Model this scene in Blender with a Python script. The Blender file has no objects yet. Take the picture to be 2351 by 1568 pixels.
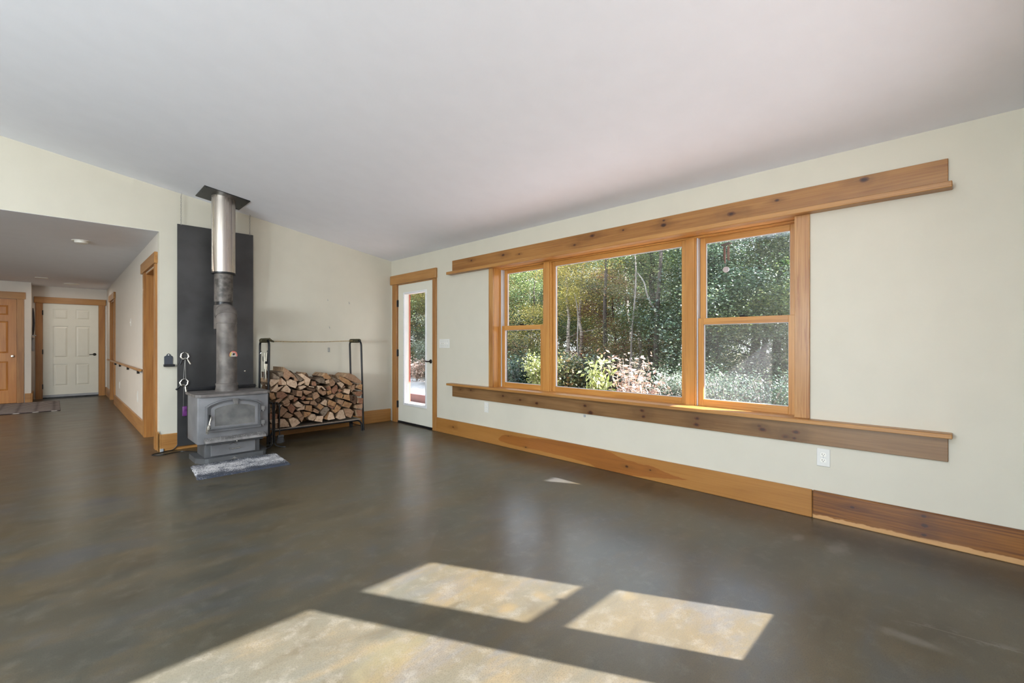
import bpy, bmesh, math, random
import numpy as np
from mathutils import Vector, Matrix

# ------------------------------------------------------------------ camera, light, exposure
S = bpy.context.scene
COL = S.collection
cam_d = bpy.data.cameras.new('camera')
cam = bpy.data.objects.new('camera', cam_d); COL.objects.link(cam)
cam.location = (0, 0, 1.18)
cam.rotation_euler = (math.radians(90), 0, -0.7907)
cam_d.sensor_width = 36.0
cam_d.lens = 36.0 * 1040.86 / 2351
cam_d.shift_x = (1175.5 - 1176.27) / 2351
cam_d.shift_y = (788.19 - 784.0) / 2351
cam_d.clip_start = 0.02; cam_d.clip_end = 300
S.camera = cam

S.view_settings.view_transform = 'Standard'
S.view_settings.look = 'None'
S.view_settings.gamma = 1.0
S.view_settings.use_curve_mapping = False
S.view_settings.exposure = EXPOSURE = 0.3
S.cycles.max_bounces = 8
S.cycles.diffuse_bounces = 5
S.cycles.glossy_bounces = 3
S.cycles.transmission_bounces = 4
S.cycles.transparent_max_bounces = 14
S.cycles.caustics_reflective = False
S.cycles.caustics_refractive = False
S.cycles.sample_clamp_indirect = 8
S.cycles.use_adaptive_sampling = True
S.cycles.adaptive_threshold = 0.02
S.cycles.use_guiding = True
S.cycles.use_denoising = True
try:
    S.cycles.denoiser = 'OPENIMAGEDENOISE'
    S.cycles.denoising_input_passes = 'RGB_ALBEDO_NORMAL'
except Exception:
    pass

SKY = 3.0
FILL_UPLIGHT = 180.0
FILL_GLOBE = 205.0
FILL_COL = (.80, .91, 1.0)
world = bpy.data.worlds.new('sky'); S.world = world; world.use_nodes = True
wn = world.node_tree.nodes; wl = world.node_tree.links
bg = wn['Background']
tc = wn.new('ShaderNodeTexCoord'); sx = wn.new('ShaderNodeSeparateXYZ'); rmp = wn.new('ShaderNodeValToRGB')
wl.new(tc.outputs['Generated'], sx.inputs[0]); wl.new(sx.outputs['Z'], rmp.inputs[0]); wl.new(rmp.outputs[0], bg.inputs[0])
rmp.color_ramp.elements[0].position = 0.0; rmp.color_ramp.elements[0].color = (0.92, 0.95, 1.0, 1)
rmp.color_ramp.elements[1].position = 0.8; rmp.color_ramp.elements[1].color = (0.62, 0.76, 1.0, 1)
bg.inputs[1].default_value = SKY

sun_d = bpy.data.lights.new('sun', 'SUN'); sun_d.energy = 45.0; sun_d.angle = math.radians(0.55); sun_d.color = (0.955, 0.93, 1.0)
sun = bpy.data.objects.new('sun', sun_d); COL.objects.link(sun)
sun.location = (12, -20, 16)
sun.rotation_euler = Vector((0.461, -0.887, 0.695)).to_track_quat('Z', 'Y').to_euler()

def portal(name, loc, direction, sx_, sy_):
    d = bpy.data.lights.new(name, 'AREA'); d.shape = 'RECTANGLE'; d.size = sx_; d.size_y = sy_
    d.cycles.is_portal = True
    o = bpy.data.objects.new(name, d); COL.objects.link(o)
    o.location = loc; o.rotation_euler = Vector(direction).to_track_quat('-Z', 'Z').to_euler()
    return o
portal('window_portal', (3.87, 2.35, 1.36), (-1, 0, 0), 3.2, 1.5)
portal('window_portal', (3.87, 5.55, 1.1), (-1, 0, 0), 0.75, 1.8)
portal('window_portal', (1.67, -0.60, 1.36), (0, 1, 0), 2.4, 1.5)
portal('window_portal', (-2.87, -0.60, 1.36), (0, 1, 0), 2.4, 1.5)

# ------------------------------------------------------------------ helpers
W, D, Y0 = 3.629, 6.195, -0.352
SL = 0.1593
XH = 0.804
def ceil_z(x): return 2.432 + SL * (W - x)

def srgb(r, g, b):
    f = lambda c: c / 12.92 if c <= 0.04045 else ((c + 0.055) / 1.055) ** 2.4
    return (f(r / 255), f(g / 255), f(b / 255), 1)

class MB:
    def __init__(s): s.v = []; s.f = []; s.m = []
    def add(s, vs, fs, mi=0):
        n = len(s.v); s.v += [tuple(v) for v in vs]; s.f += [tuple(i + n for i in f) for f in fs]; s.m += [mi] * len(fs)
        return s
    def box(s, a, b, mi=0, c=0.0):
        x0, x1 = sorted((a[0], b[0])); y0, y1 = sorted((a[1], b[1])); z0, z1 = sorted((a[2], b[2]))
        c = min(c, (x1 - x0) * .45, (y1 - y0) * .45, (z1 - z0) * .45)
        if c <= 0:
            vs = [(x0, y0, z0), (x1, y0, z0), (x1, y1, z0), (x0, y1, z0), (x0, y0, z1), (x1, y0, z1), (x1, y1, z1), (x0, y1, z1)]
            return s.add(vs, [(0, 3, 2, 1), (4, 5, 6, 7), (0, 1, 5, 4), (1, 2, 6, 5), (2, 3, 7, 6), (3, 0, 4, 7)], mi)
        bm = bmesh.new(); bmesh.ops.create_cube(bm, size=1)
        for v in bm.verts:
            v.co = Vector(((x0 + x1) / 2 + v.co.x * (x1 - x0), (y0 + y1) / 2 + v.co.y * (y1 - y0), (z0 + z1) / 2 + v.co.z * (z1 - z0)))
        bmesh.ops.bevel(bm, geom=list(bm.edges), offset=c, segments=2 if c > .004 else 1, affect='EDGES', profile=.5)
        return s.bm(bm, mi)
    def bm(s, bm, mi=0):
        bm.verts.index_update()
        s.add([v.co for v in bm.verts], [[v.index for v in f.verts] for f in bm.faces], mi); bm.free(); return s
    def prism(s, poly, axis, a, b, mi=0):
        """poly of 2-D points in the plane normal to axis, extruded from a to b"""
        def P(u, v, w): return {'X': (w, u, v), 'Y': (u, w, v), 'Z': (u, v, w)}[axis]
        n = len(poly); vs = [P(u, v, a) for u, v in poly] + [P(u, v, b) for u, v in poly]
        fs = [tuple(range(n)), tuple(range(2 * n - 1, n - 1, -1))] + [(i, (i + 1) % n, n + (i + 1) % n, n + i) for i in range(n)]
        return s.add(vs, fs, mi)
    def tube(s, pts, r, n=10, mi=0, cap=True, closed=False):
        pts = [Vector(p) for p in pts]; N = len(pts)
        rs = r if isinstance(r, (list, tuple)) else [r] * N
        vs = []; up = None
        for i, p in enumerate(pts):
            if closed: t = pts[(i + 1) % N] - pts[i - 1]
            else: t = pts[min(i + 1, N - 1)] - pts[max(i - 1, 0)]
            t.normalize()
            if up is None:
                a = Vector((0, 0, 1)) if abs(t.z) < .9 else Vector((1, 0, 0)); up = t.cross(a).normalized()
            up = (up - t * up.dot(t)).normalized(); w = t.cross(up)
            for k in range(n):
                q = 2 * math.pi * k / n; vs.append(p + (up * math.cos(q) + w * math.sin(q)) * rs[i])
        fs = []
        for i in range(N if closed else N - 1):
            j = (i + 1) % N
            for k in range(n):
                l = (k + 1) % n; fs.append((i * n + k, i * n + l, j * n + l, j * n + k))
        if cap and not closed: fs += [tuple(range(n - 1, -1, -1)), tuple((N - 1) * n + k for k in range(n))]
        return s.add(vs, fs, mi)
    def lathe(s, c, prof, n=24, axis='Z', mi=0):
        """prof: list of (radius, height); closed at ends where radius is 0"""
        vs = []
        for r, h in prof:
            for k in range(n):
                q = 2 * math.pi * k / n; u, v = r * math.cos(q), r * math.sin(q)
                vs.append({'Z': (c[0] + u, c[1] + v, c[2] + h), 'X': (c[0] + h, c[1] + u, c[2] + v), 'Y': (c[0] + u, c[1] + h, c[2] + v)}[axis])
        fs = [(i * n + k, i * n + (k + 1) % n, (i + 1) * n + (k + 1) % n, (i + 1) * n + k) for i in range(len(prof) - 1) for k in range(n)]
        fs += [tuple(range(n - 1, -1, -1)), tuple((len(prof) - 1) * n + k for k in range(n))]
        return s.add(vs, fs, mi)
    def xf(s, fn): s.v = [tuple(fn(*v)) for v in s.v]; return s

ROOT = {}
def tag(o, label=None, cat=None, group=None, kind=None):
    if label: o['label'] = label
    if cat: o['category'] = cat
    if group: o['group'] = group
    if kind: o['kind'] = kind
    return o
def emp(name, label, cat, loc, group=None, kind=None):
    o = bpy.data.objects.new(name, None); o.empty_display_size = .1; COL.objects.link(o); o.location = loc
    ROOT[o.name] = Vector(loc); return tag(o, label, cat, group, kind)
def mk(name, mb, mat, parent=None, label=None, cat=None, group=None, kind=None, smooth=False, base=None):
    me = bpy.data.meshes.new(name)
    vs = mb.v
    if parent is not None: o0 = ROOT[parent.name]
    elif base is not None: o0 = Vector(base)
    elif cat:
        a = np.array(vs); o0 = Vector(((a[:, 0].min() + a[:, 0].max()) / 2, (a[:, 1].min() + a[:, 1].max()) / 2, a[:, 2].min()))
    else: o0 = Vector((0, 0, 0))
    me.from_pydata([(v[0] - o0[0], v[1] - o0[1], v[2] - o0[2]) for v in vs], [], mb.f)
    bm = bmesh.new(); bm.from_mesh(me); bmesh.ops.recalc_face_normals(bm, faces=bm.faces); bm.to_mesh(me); bm.free()
    for m in (mat if isinstance(mat, (list, tuple)) else [mat]): me.materials.append(m)
    me.polygons.foreach_set('material_index', mb.m)
    if smooth:
        me.polygons.foreach_set('use_smooth', [True] * len(me.polygons))
        try: me.set_sharp_from_angle(angle=math.radians(35))
        except Exception: pass
    o = bpy.data.objects.new(name, me); COL.objects.link(o)
    if parent is not None:
        o.parent = parent
        ROOT[o.name] = o0
    else:
        o.location = o0; ROOT[o.name] = o0
    return tag(o, label, cat, group, kind)

# ------------------------------------------------------------------ materials
def newmat(name):
    m = bpy.data.materials.new(name); m.use_nodes = True
    nt = m.node_tree; b = nt.nodes['Principled BSDF']; return m, nt, b
def N(nt, t, **kw):
    n = nt.nodes.new(t)
    for k, v in kw.items(): setattr(n, k, v)
    return n
def math_(nt, op, a, b=None, clamp=False):
    n = N(nt, 'ShaderNodeMath', operation=op); n.use_clamp = clamp
    for i, x in enumerate((a, b)):
        if x is None: continue
        if isinstance(x, (int, float)): n.inputs[i].default_value = x
        else: nt.links.new(x, n.inputs[i])
    return n.outputs[0]
def mix(nt, fac, a, b):
    n = N(nt, 'ShaderNodeMix', data_type='RGBA')
    for s, x in ((n.inputs[0], fac), (n.inputs[6], a), (n.inputs[7], b)):
        if isinstance(x, (int, float)): s.default_value = x
        elif isinstance(x, tuple): s.default_value = x
        else: nt.links.new(x, s)
    return n.outputs[2]
def noise(nt, vec, scale, detail=3, dist=0.0, rough=.5):
    n = N(nt, 'ShaderNodeTexNoise'); n.inputs['Scale'].default_value = scale; n.inputs['Detail'].default_value = detail
    n.inputs['Distortion'].default_value = dist; n.inputs['Roughness'].default_value = rough
    if vec is not None: nt.links.new(vec, n.inputs['Vector'])
    return n.outputs['Fac']
def pos(nt): return N(nt, 'ShaderNodeNewGeometry').outputs['Position']
def smap(nt, x, a, b, c=0.0, d=1.0, smooth=True):
    if a > b: a, b, c, d = b, a, d, c
    n = N(nt, 'ShaderNodeMapRange'); n.interpolation_type = 'SMOOTHSTEP' if smooth else 'LINEAR'
    nt.links.new(x, n.inputs[0])
    for i, v in enumerate((a, b, c, d)): n.inputs[i + 1].default_value = v
    return n.outputs[0]
def bump(nt, b, h, strength=.2, dist=.01):
    n = N(nt, 'ShaderNodeBump'); n.inputs['Strength'].default_value = strength; n.inputs['Distance'].default_value = dist
    nt.links.new(h, n.inputs['Height']); nt.links.new(n.outputs[0], b.inputs['Normal'])
def plain(name, col, rough=.5, metal=0.0, var=.12, vscale=6, bumpy=0.0, bscale=80, spec=.5):
    m, nt, b = newmat(name); p = pos(nt)
    f = noise(nt, p, vscale, 4)
    c2 = tuple(min(1, c * (1 + var)) for c in col[:3]) + (1,); c1 = tuple(c * (1 - var) for c in col[:3]) + (1,)
    nt.links.new(mix(nt, smap(nt, f, .3, .7), c1, c2), b.inputs['Base Color'])
    b.inputs['Roughness'].default_value = rough; b.inputs['Metallic'].default_value = metal
    b.inputs['Specular IOR Level'].default_value = spec
    if bumpy: bump(nt, b, noise(nt, p, bscale, 3), bumpy, .004)
    return m
def wood(name, light, dark, axis='Y', knots=(), gloss=.38, rand=True, heart=None, lines=.5, edge=None):
    m, nt, b = newmat(name); p = pos(nt)
    q = p
    if rand:
        oi = N(nt, 'ShaderNodeObjectInfo'); r = math_(nt, 'MULTIPLY', oi.outputs['Random'], 17.0)
        va = N(nt, 'ShaderNodeVectorMath', operation='ADD'); nt.links.new(p, va.inputs[0])
        cb = N(nt, 'ShaderNodeCombineXYZ')
        for i in range(3): nt.links.new(r, cb.inputs[i])
        nt.links.new(cb.outputs[0], va.inputs[1]); q = va.outputs[0]
    if knots:
        sk = N(nt, 'ShaderNodeSeparateXYZ'); nt.links.new(p, sk.inputs[0]); off = None
        for ky, kz, kr in knots:
            u = math_(nt, 'MULTIPLY', math_(nt, 'SUBTRACT', sk.outputs['Y'], ky), .42); v = math_(nt, 'SUBTRACT', sk.outputs['Z'], kz)
            dq = math_(nt, 'ADD', math_(nt, 'ADD', math_(nt, 'MULTIPLY', u, u), math_(nt, 'MULTIPLY', v, v)), kr * kr * .8)
            o_ = math_(nt, 'MULTIPLY', v, math_(nt, 'DIVIDE', kr * kr * 1.5, dq))
            off = o_ if off is None else math_(nt, 'ADD', off, o_)
        ck = N(nt, 'ShaderNodeCombineXYZ'); nt.links.new(math_(nt, 'MULTIPLY', off, -1.0), ck.inputs[2])
        vk = N(nt, 'ShaderNodeVectorMath', operation='ADD'); nt.links.new(q, vk.inputs[0]); nt.links.new(ck.outputs[0], vk.inputs[1]); q = vk.outputs[0]
    def mp(al, ac):
        n = N(nt, 'ShaderNodeMapping'); nt.links.new(q, n.inputs[0])
        n.inputs['Scale'].default_value = tuple(al if a == axis else ac for a in 'XYZ'); return n.outputs[0]
    n1 = noise(nt, mp(.9, 9), 1, 3, .8)
    n2 = noise(nt, mp(1.6, 70), 1, 4, 1.2, .6)
    n3 = noise(nt, mp(8, 260), 1, 2)
    w = N(nt, 'ShaderNodeTexWave'); w.bands_direction = 'Z' if axis != 'Z' else 'Y'
    nt.links.new(mp(.5, 10), w.inputs[0]); w.inputs['Scale'].default_value = 1.6; w.inputs['Distortion'].default_value = 7; w.inputs['Detail'].default_value = 2; w.inputs['Detail Scale'].default_value = .7
    f = math_(nt, 'ADD', math_(nt, 'MULTIPLY', smap(nt, n1, .35, .65), .5), math_(nt, 'MULTIPLY', smap(nt, n2, .42, .7), lines))
    f = math_(nt, 'ADD', f, math_(nt, 'MULTIPLY', w.outputs['Fac'], .28 * lines))
    f = math_(nt, 'ADD', f, math_(nt, 'MULTIPLY', smap(nt, n3, .5, .8), .12), clamp=True)
    c = mix(nt, f, light, dark)
    sep = None
    if knots or heart or edge:
        sep = N(nt, 'ShaderNodeSeparateXYZ'); nt.links.new(p, sep.inputs[0])
        wob = noise(nt, p, 14, 3)
    if heart:
        (ya, yb), up, lo, hc, zmax = heart
        t = smap(nt, sep.outputs['Y'], ya, yb, 0, 1, False)
        def fc(pts):
            n = N(nt, 'ShaderNodeFloatCurve'); nt.links.new(t, n.inputs['Value']); cu = n.mapping.curves[0]
            pp = sorted(((y - ya) / (yb - ya), z / zmax) for y, z in pts)
            cu.points[0].location = pp[0]; cu.points[1].location = pp[-1]
            for x in pp[1:-1]: cu.points.new(*x)
            n.mapping.use_clip = False; n.mapping.update(); return math_(nt, 'MULTIPLY', n.outputs[0], zmax)
        zz = math_(nt, 'ADD', sep.outputs['Z'], math_(nt, 'MULTIPLY', math_(nt, 'SUBTRACT', wob, .5), .02))
        a_ = smap(nt, math_(nt, 'SUBTRACT', fc(up), zz), -.001, .003)
        b_ = smap(nt, math_(nt, 'SUBTRACT', zz, fc(lo)), -.001, .003)
        hm = math_(nt, 'MULTIPLY', a_, b_)
        hcol = mix(nt, f, hc, tuple(x * .72 for x in hc[:3]) + (1,))
        c = mix(nt, hm, c, hcol)
    if edge:   # (axis letter, position, width, colour) pale strip of sapwood
        ax, e0, e1, ec = edge
        c = mix(nt, smap(nt, math_(nt, 'ADD', sep.outputs[ax], math_(nt, 'MULTIPLY', math_(nt, 'SUBTRACT', wob, .5), .03)), e0, e1), c, ec)
    for k in knots:
        ky, kz, kr = k
        u = math_(nt, 'SUBTRACT', sep.outputs['Y'], ky); v = math_(nt, 'SUBTRACT', sep.outputs['Z'], kz)
        def dist(su):
            a = math_(nt, 'MULTIPLY', u, su)
            return math_(nt, 'SQRT', math_(nt, 'ADD', math_(nt, 'MULTIPLY', a, a), math_(nt, 'MULTIPLY', v, v)))
        wk = math_(nt, 'SUBTRACT', wob, .5)
        d1 = math_(nt, 'ADD', dist(.62), math_(nt, 'MULTIPLY', wk, kr * 2.0))
        d2 = math_(nt, 'ADD', dist(.30), math_(nt, 'MULTIPLY', wk, kr * 3))
        ab = math_(nt, 'ADD', math_(nt, 'ABSOLUTE', math_(nt, 'MULTIPLY', u, .16)), math_(nt, 'MULTIPLY', math_(nt, 'ABSOLUTE', math_(nt, 'ADD', v, math_(nt, 'MULTIPLY', wk, .006))), 3.0))
        c = mix(nt, smap(nt, d2, kr * 4.2, kr * .8, 0, .5), c, tuple(x * .62 for x in dark[:3]) + (1,))
        c = mix(nt, smap(nt, ab, kr * 1.0, kr * .3, 0, .6), c, tuple(x * .35 for x in dark[:3]) + (1,))
        c = mix(nt, smap(nt, d1, kr * 1.45, kr * .95, 0, .85), c, (.10, .030, .010, 1))
        c = mix(nt, smap(nt, d1, kr * .95, kr * .45, 0, .9), c, (.030, .010, .005, 1))
    nt.links.new(c, b.inputs['Base Color']); b.inputs['Roughness'].default_value = gloss
    b.inputs['Coat Weight'].default_value = .08; b.inputs['Coat Roughness'].default_value = .18; b.inputs['Specular IOR Level'].default_value = .4
    bump(nt, b, n2, .06, .002)
    return m

M = {}
M['wall'] = plain('wall_paint', (.575, .54, .455, 1), .6, var=.012, bumpy=.06, bscale=140, spec=.35)
M['hallwall'] = plain('hall_wall_paint', (.62, .57, .51, 1), .6, var=.012, bumpy=.06, bscale=140, spec=.35)
M['ceil'] = plain('ceiling_paint', (.79, .80, .86, 1), .8, var=.01, bumpy=.04, bscale=120, spec=.2)
M['white'] = plain('white_enamel', (.78, .76, .70, 1), .4, var=.02)
M['plastic'] = plain('white_plastic', (.66, .65, .62, 1), .35, var=.02)
M['dkslot'] = plain('dark_slot', (.02, .02, .02, 1), .6)
M['plasticgrey'] = plain('grey_plastic', (.3, .31, .33, 1), .5)
M['blackmetal'] = plain('black_metal', (.012, .012, .014, 1), .38, .3, var=.2)
M['bronze'] = plain('dark_bronze', (.02, .017, .015, 1), .35, .6)
M['chrome'] = plain('bright_metal', (.75, .72, .66, 1), .25, 1.0, var=.1)
M['vinyl'] = plain('grey_white_vinyl', (.55, .56, .60, 1), .3, var=.03)
M['cladding'] = plain('dark_blue_cladding', (.02, .045, .075, 1), .4)
M['redpaint'] = plain('red_barn_paint', (.38, .055, .03, 1), .6)
M['door'] = plain('door_enamel', (.66, .64, .56, 1), .38, var=.012)
FIR_L, FIR_D = (.54, .265, .072, 1), (.36, .150, .032, 1)
PINE_L, PINE_D = (0.4264, 0.2117, 0.0638, 1), (0.2788, 0.1203, 0.0300, 1)
M['fir_y'] = wood('amber_fir_horizontal', FIR_L, FIR_D, 'Y', gloss=.3)
M['fir_z'] = wood('amber_fir_vertical', FIR_L, FIR_D, 'Z', gloss=.3)
M['fir_zp'] = wood('amber_fir_casing', (0.4756, 0.2490, 0.0825, 1), (0.2706, 0.1037, 0.0240, 1), 'Z', gloss=.3, lines=.7)
M['pine_y'] = wood('pine_trim_horizontal', PINE_L, PINE_D, 'Y')
M['pine_x'] = wood('pine_trim_crosswise', PINE_L, PINE_D, 'X')
M['pine_z'] = wood('pine_trim_vertical', (0.4100, 0.1950, 0.0562, 1), (0.2378, 0.0954, 0.0240, 1), 'Z')
K = .011
M['upper'] = wood('knotty_pine_upper_shelf', (0.3525, 0.1645, 0.0457, 1), (0.2175, 0.0875, 0.0209, 1), 'Y', rand=False, knots=[(4.281, 2.199, .009), (3.72, 2.189, .012), (3.465, 2.165, .006), (2.498, 2.206, .017), (2.709, 2.151, .011), (2.164, 2.2, .006), (1.782, 2.175, .012), (1.778, 2.214, .007), (1.234, 2.16, .015), (.928, 2.195, .008), (.436, 2.217, .013)])
M['lower'] = wood('knotty_pine_lower_shelf', (.23, .125, .052, 1), (.155, .075, .026, 1), 'Y', rand=False, knots=[(4.494, .595, .008), (4.29, .604, .008), (3.72, .577, .010), (3.451, .557, .012), (3.208, .542, .012), (2.583, .575, .010), (2.513, .515, .016), (1.983, .591, .012), (1.966, .54, .012), (1.495, .58, .012), (1.502, .53, .013), (1.044, .578, .008), (1.021, .556, .013), (.873, .524, .013), (.812, .566, .012), (.82, .522, .009)])
UPC = [(3.80, .075), (3.76, .110), (3.70, .135), (3.614, .146), (3.412, .153), (3.1, .178), (2.811, .192), (2.6, .21), (2.448, .2), (2.305, .176), (2.168, .141), (2.029, .126), (1.884, .125), (1.793, .107), (1.697, .086), (1.56, .077)]
LOC = [(3.80, .075), (3.76, .056), (3.614, .043), (3.412, .041), (3.098, .044), (2.867, .040), (2.548, .026), (2.42, -.01), (2.305, -.02), (2.2, -.015), (2.1, .0), (2.0, .014), (1.872, .032), (1.716, .05), (1.56, .077)]
M['base1'] = wood('pine_baseboard_with_heartwood', (0.3648, 0.1692, 0.0440, 1), (0.2812, 0.1188, 0.0275, 1), 'Y', rand=False, lines=.35, heart=((1.55, 3.81), UPC, LOC, (.29, .105, .022, 1), .25), knots=[(4.645, .102, .011), (2.128, .076, .009), (1.901, .088, .006), (3.366, .048, .005), (3.635, .133, .005)])
M['base2'] = wood('red_brown_pine_baseboard', (.25, .098, .018, 1), (.11, .034, .005, 1), 'Y', rand=False, lines=.8, edge=('Z', .034, .026, (.50, .28, .12, 1)), knots=[(.154, .160, .008), (.152, .105, .010), (.156, .05, .009), (.496, .125, .008)])
M['closet'] = wood('orange_pine_door', (.55, .24, .06, 1), (.40, .145, .03, 1), 'Z', gloss=.35)

def floor_mat():
    m, nt, b = newmat('stained_concrete'); p = pos(nt)
    mp = N(nt, 'ShaderNodeMapping'); nt.links.new(p, mp.inputs[0]); mp.inputs['Rotation'].default_value = (0, 0, .5); mp.inputs['Scale'].default_value = (1, 2.1, 1)
    v = mp.outputs[0]
    n1 = noise(nt, v, .75, 4, .3); n2 = noise(nt, v, 2.6, 5, .25, .55); n3 = noise(nt, p, 11, 5, 0, .7); n4 = noise(nt, p, 190, 3); n5 = noise(nt, v, 1.3, 6, .35, .62)
    c = mix(nt, smap(nt, n1, .38, .60), (0.0669, 0.0507, 0.0256, 1), (0.0528, 0.0499, 0.0368, 1))
    c = mix(nt, smap(nt, n2, .46, .68, 0, .6), c, (0.0950, 0.0688, 0.0336, 1))
    c = mix(nt, smap(nt, n5, .50, .66, 0, .8), c, (0.0546, 0.0550, 0.0528, 1))
    c = mix(nt, smap(nt, n5, .46, .34, 0, .55), c, (0.0352, 0.0267, 0.0144, 1))
    c = mix(nt, smap(nt, n3, .48, .70, 0, .40), c, (0.1188, 0.1084, 0.0848, 1))
    c = mix(nt, smap(nt, n4, .46, .64, 0, .42), c, (0.0264, 0.0232, 0.0168, 1))
    sep = N(nt, 'ShaderNodeSeparateXYZ'); nt.links.new(p, sep.inputs[0])
    for sx_, sy_, rx_, ry_, sc_, sa_ in [(3.168, 0.5, 0.1, 0.05, (.17, .155, .135, 1), 0.55), (3.175, 0.708, 0.05, 0.03, (.17, .155, .135, 1), 0.5), (2.405, 0.131, 0.03, 0.1, (.17, .155, .13, 1), 0.5), (0.245, 5.444, 0.22, 0.1, (.045, .050, .060, 1), 0.6), (0.254, 4.57, 0.14, 0.1, (.040, .045, .058, 1), 0.7), (-0.024, 3.504, 0.2, 0.12, (.045, .050, .058, 1), 0.5), (1.416, 1.432, 0.05, 0.035, (.12, .080, .03, 1), 0.35), (1.597, 1.398, 0.035, 0.05, (.12, .080, .03, 1), 0.3), (1.883, 1.108, 0.04, 0.035, (.12, .085, .035, 1), 0.35), (0.904, 1.539, 0.15, 0.08, (.10, .088, .045, 1), 0.3)]:
        du = math_(nt, 'DIVIDE', math_(nt, 'SUBTRACT', sep.outputs['X'], sx_), rx_); dv = math_(nt, 'DIVIDE', math_(nt, 'SUBTRACT', sep.outputs['Y'], sy_), ry_)
        dd = math_(nt, 'ADD', math_(nt, 'SQRT', math_(nt, 'ADD', math_(nt, 'MULTIPLY', du, du), math_(nt, 'MULTIPLY', dv, dv))), math_(nt, 'MULTIPLY', math_(nt, 'SUBTRACT', n3, .5), 3.0))
        c = mix(nt, smap(nt, dd, .2, 1.5, sa_, 0), c, sc_)
    # a pale scuffed joint line in the slab
    ln = math_(nt, 'ABSOLUTE', math_(nt, 'ADD', math_(nt, 'ADD', math_(nt, 'MULTIPLY', math_(nt, 'SUBTRACT', sep.outputs['X'], 2.549), 0.9904), math_(nt, 'MULTIPLY', math_(nt, 'SUBTRACT', sep.outputs['Y'], 0.166), 0.1381)), math_(nt, 'MULTIPLY', math_(nt, 'SUBTRACT', n3, .5), .012)))
    al = math_(nt, 'ADD', math_(nt, 'MULTIPLY', math_(nt, 'SUBTRACT', sep.outputs['X'], 2.549), 0.1381), math_(nt, 'MULTIPLY', math_(nt, 'SUBTRACT', sep.outputs['Y'], 0.166), -0.9904))
    c = mix(nt, math_(nt, 'MULTIPLY', smap(nt, ln, .0015, .004, .6, 0), smap(nt, al, -.01, .02)), c, (.17, .155, .13, 1))
    c = mix(nt, math_(nt, 'MULTIPLY', math_(nt, 'MULTIPLY', smap(nt, ln, .01, .04, .5, 0), smap(nt, n3, .5, .6)), smap(nt, al, -.01, .02)), c, (.15, .14, .12, 1))
    # scratches
    vo = N(nt, 'ShaderNodeTexVoronoi'); vo.feature = 'DISTANCE_TO_EDGE'; vo.inputs['Scale'].default_value = .9
    ds = N(nt, 'ShaderNodeVectorMath', operation='ADD'); nt.links.new(p, ds.inputs[0])
    nn = N(nt, 'ShaderNodeTexNoise'); nn.inputs['Scale'].default_value = 1.2; nt.links.new(p, nn.inputs['Vector']); nt.links.new(nn.outputs['Color'], ds.inputs[1])
    nt.links.new(ds.outputs[0], vo.inputs['Vector'])
    sc = math_(nt, 'MULTIPLY', smap(nt, vo.outputs['Distance'], .0025, .0006), smap(nt, n3, .55, .68, 0, .35))
    c = mix(nt, sc, c, (0.1664, 0.1560, 0.1352, 1))
    nt.links.new(c, b.inputs['Base Color'])
    nt.links.new(smap(nt, n2, .3, .7, .285, .34), b.inputs['Roughness'])
    b.inputs['Specular IOR Level'].default_value = .68
    b.inputs['Coat Weight'].default_value = .0
    bump(nt, b, math_(nt, 'ADD', math_(nt, 'MULTIPLY', n3, .5), math_(nt, 'MULTIPLY', n4, .3)), .05, .004)
    return m
M['floor'] = floor_mat()

def glass(name, refl=1.0, dust=0.0):
    m, nt, b = newmat(name); nt.nodes.remove(b); out = nt.nodes['Material Output']
    tr = N(nt, 'ShaderNodeBsdfTransparent'); tr.inputs[0].default_value = (.97, .98, .97, 1)
    gl = N(nt, 'ShaderNodeBsdfGlossy'); gl.inputs['Roughness'].default_value = .01
    lwt = N(nt, 'ShaderNodeLayerWeight'); lwt.inputs[0].default_value = .5
    fr = math_(nt, 'ADD', math_(nt, 'MULTIPLY', math_(nt, 'POWER', lwt.outputs['Facing'], 5.0), .9), .035)
    mx = N(nt, 'ShaderNodeMixShader'); nt.links.new(math_(nt, 'MULTIPLY', fr, refl), mx.inputs[0])
    nt.links.new(tr.outputs[0], mx.inputs[1]); nt.links.new(gl.outputs[0], mx.inputs[2])
    last = mx
    if dust:
        df = N(nt, 'ShaderNodeBsdfTranslucent'); df.inputs[0].default_value = (.8, .78, .8, 1)
        d2 = N(nt, 'ShaderNodeBsdfDiffuse'); d2.inputs[0].default_value = (.8, .78, .8, 1)
        m3 = N(nt, 'ShaderNodeMixShader'); nt.links.new(df.outputs[0], m3.inputs[1]); nt.links.new(d2.outputs[0], m3.inputs[2])
        m2 = N(nt, 'ShaderNodeMixShader'); nz = noise(nt, pos(nt), 160, 2)
        nt.links.new(smap(nt, nz, .45, .8, dust, dust * 3), m2.inputs[0])
        nt.links.new(mx.outputs[0], m2.inputs[1]); nt.links.new(m3.outputs[0], m2.inputs[2]); last = m2
    nt.links.new(last.outputs[0], out.inputs[0]); return m
M['glass'] = glass('window_glass')
M['dusty'] = glass('dusty_window_glass', 1.2, .020)
# ------------------------------------------------------------------ room shell
def shear(x, y, z):   # the hall's right wall runs a hair off square
    return (x + .0054 * (y - D), y, z)

mk('floor', MB().box((-5.5, -.68, -.12), (3.93, 13.99, 0)), M['floor'], kind='structure')
T = .20
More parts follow.
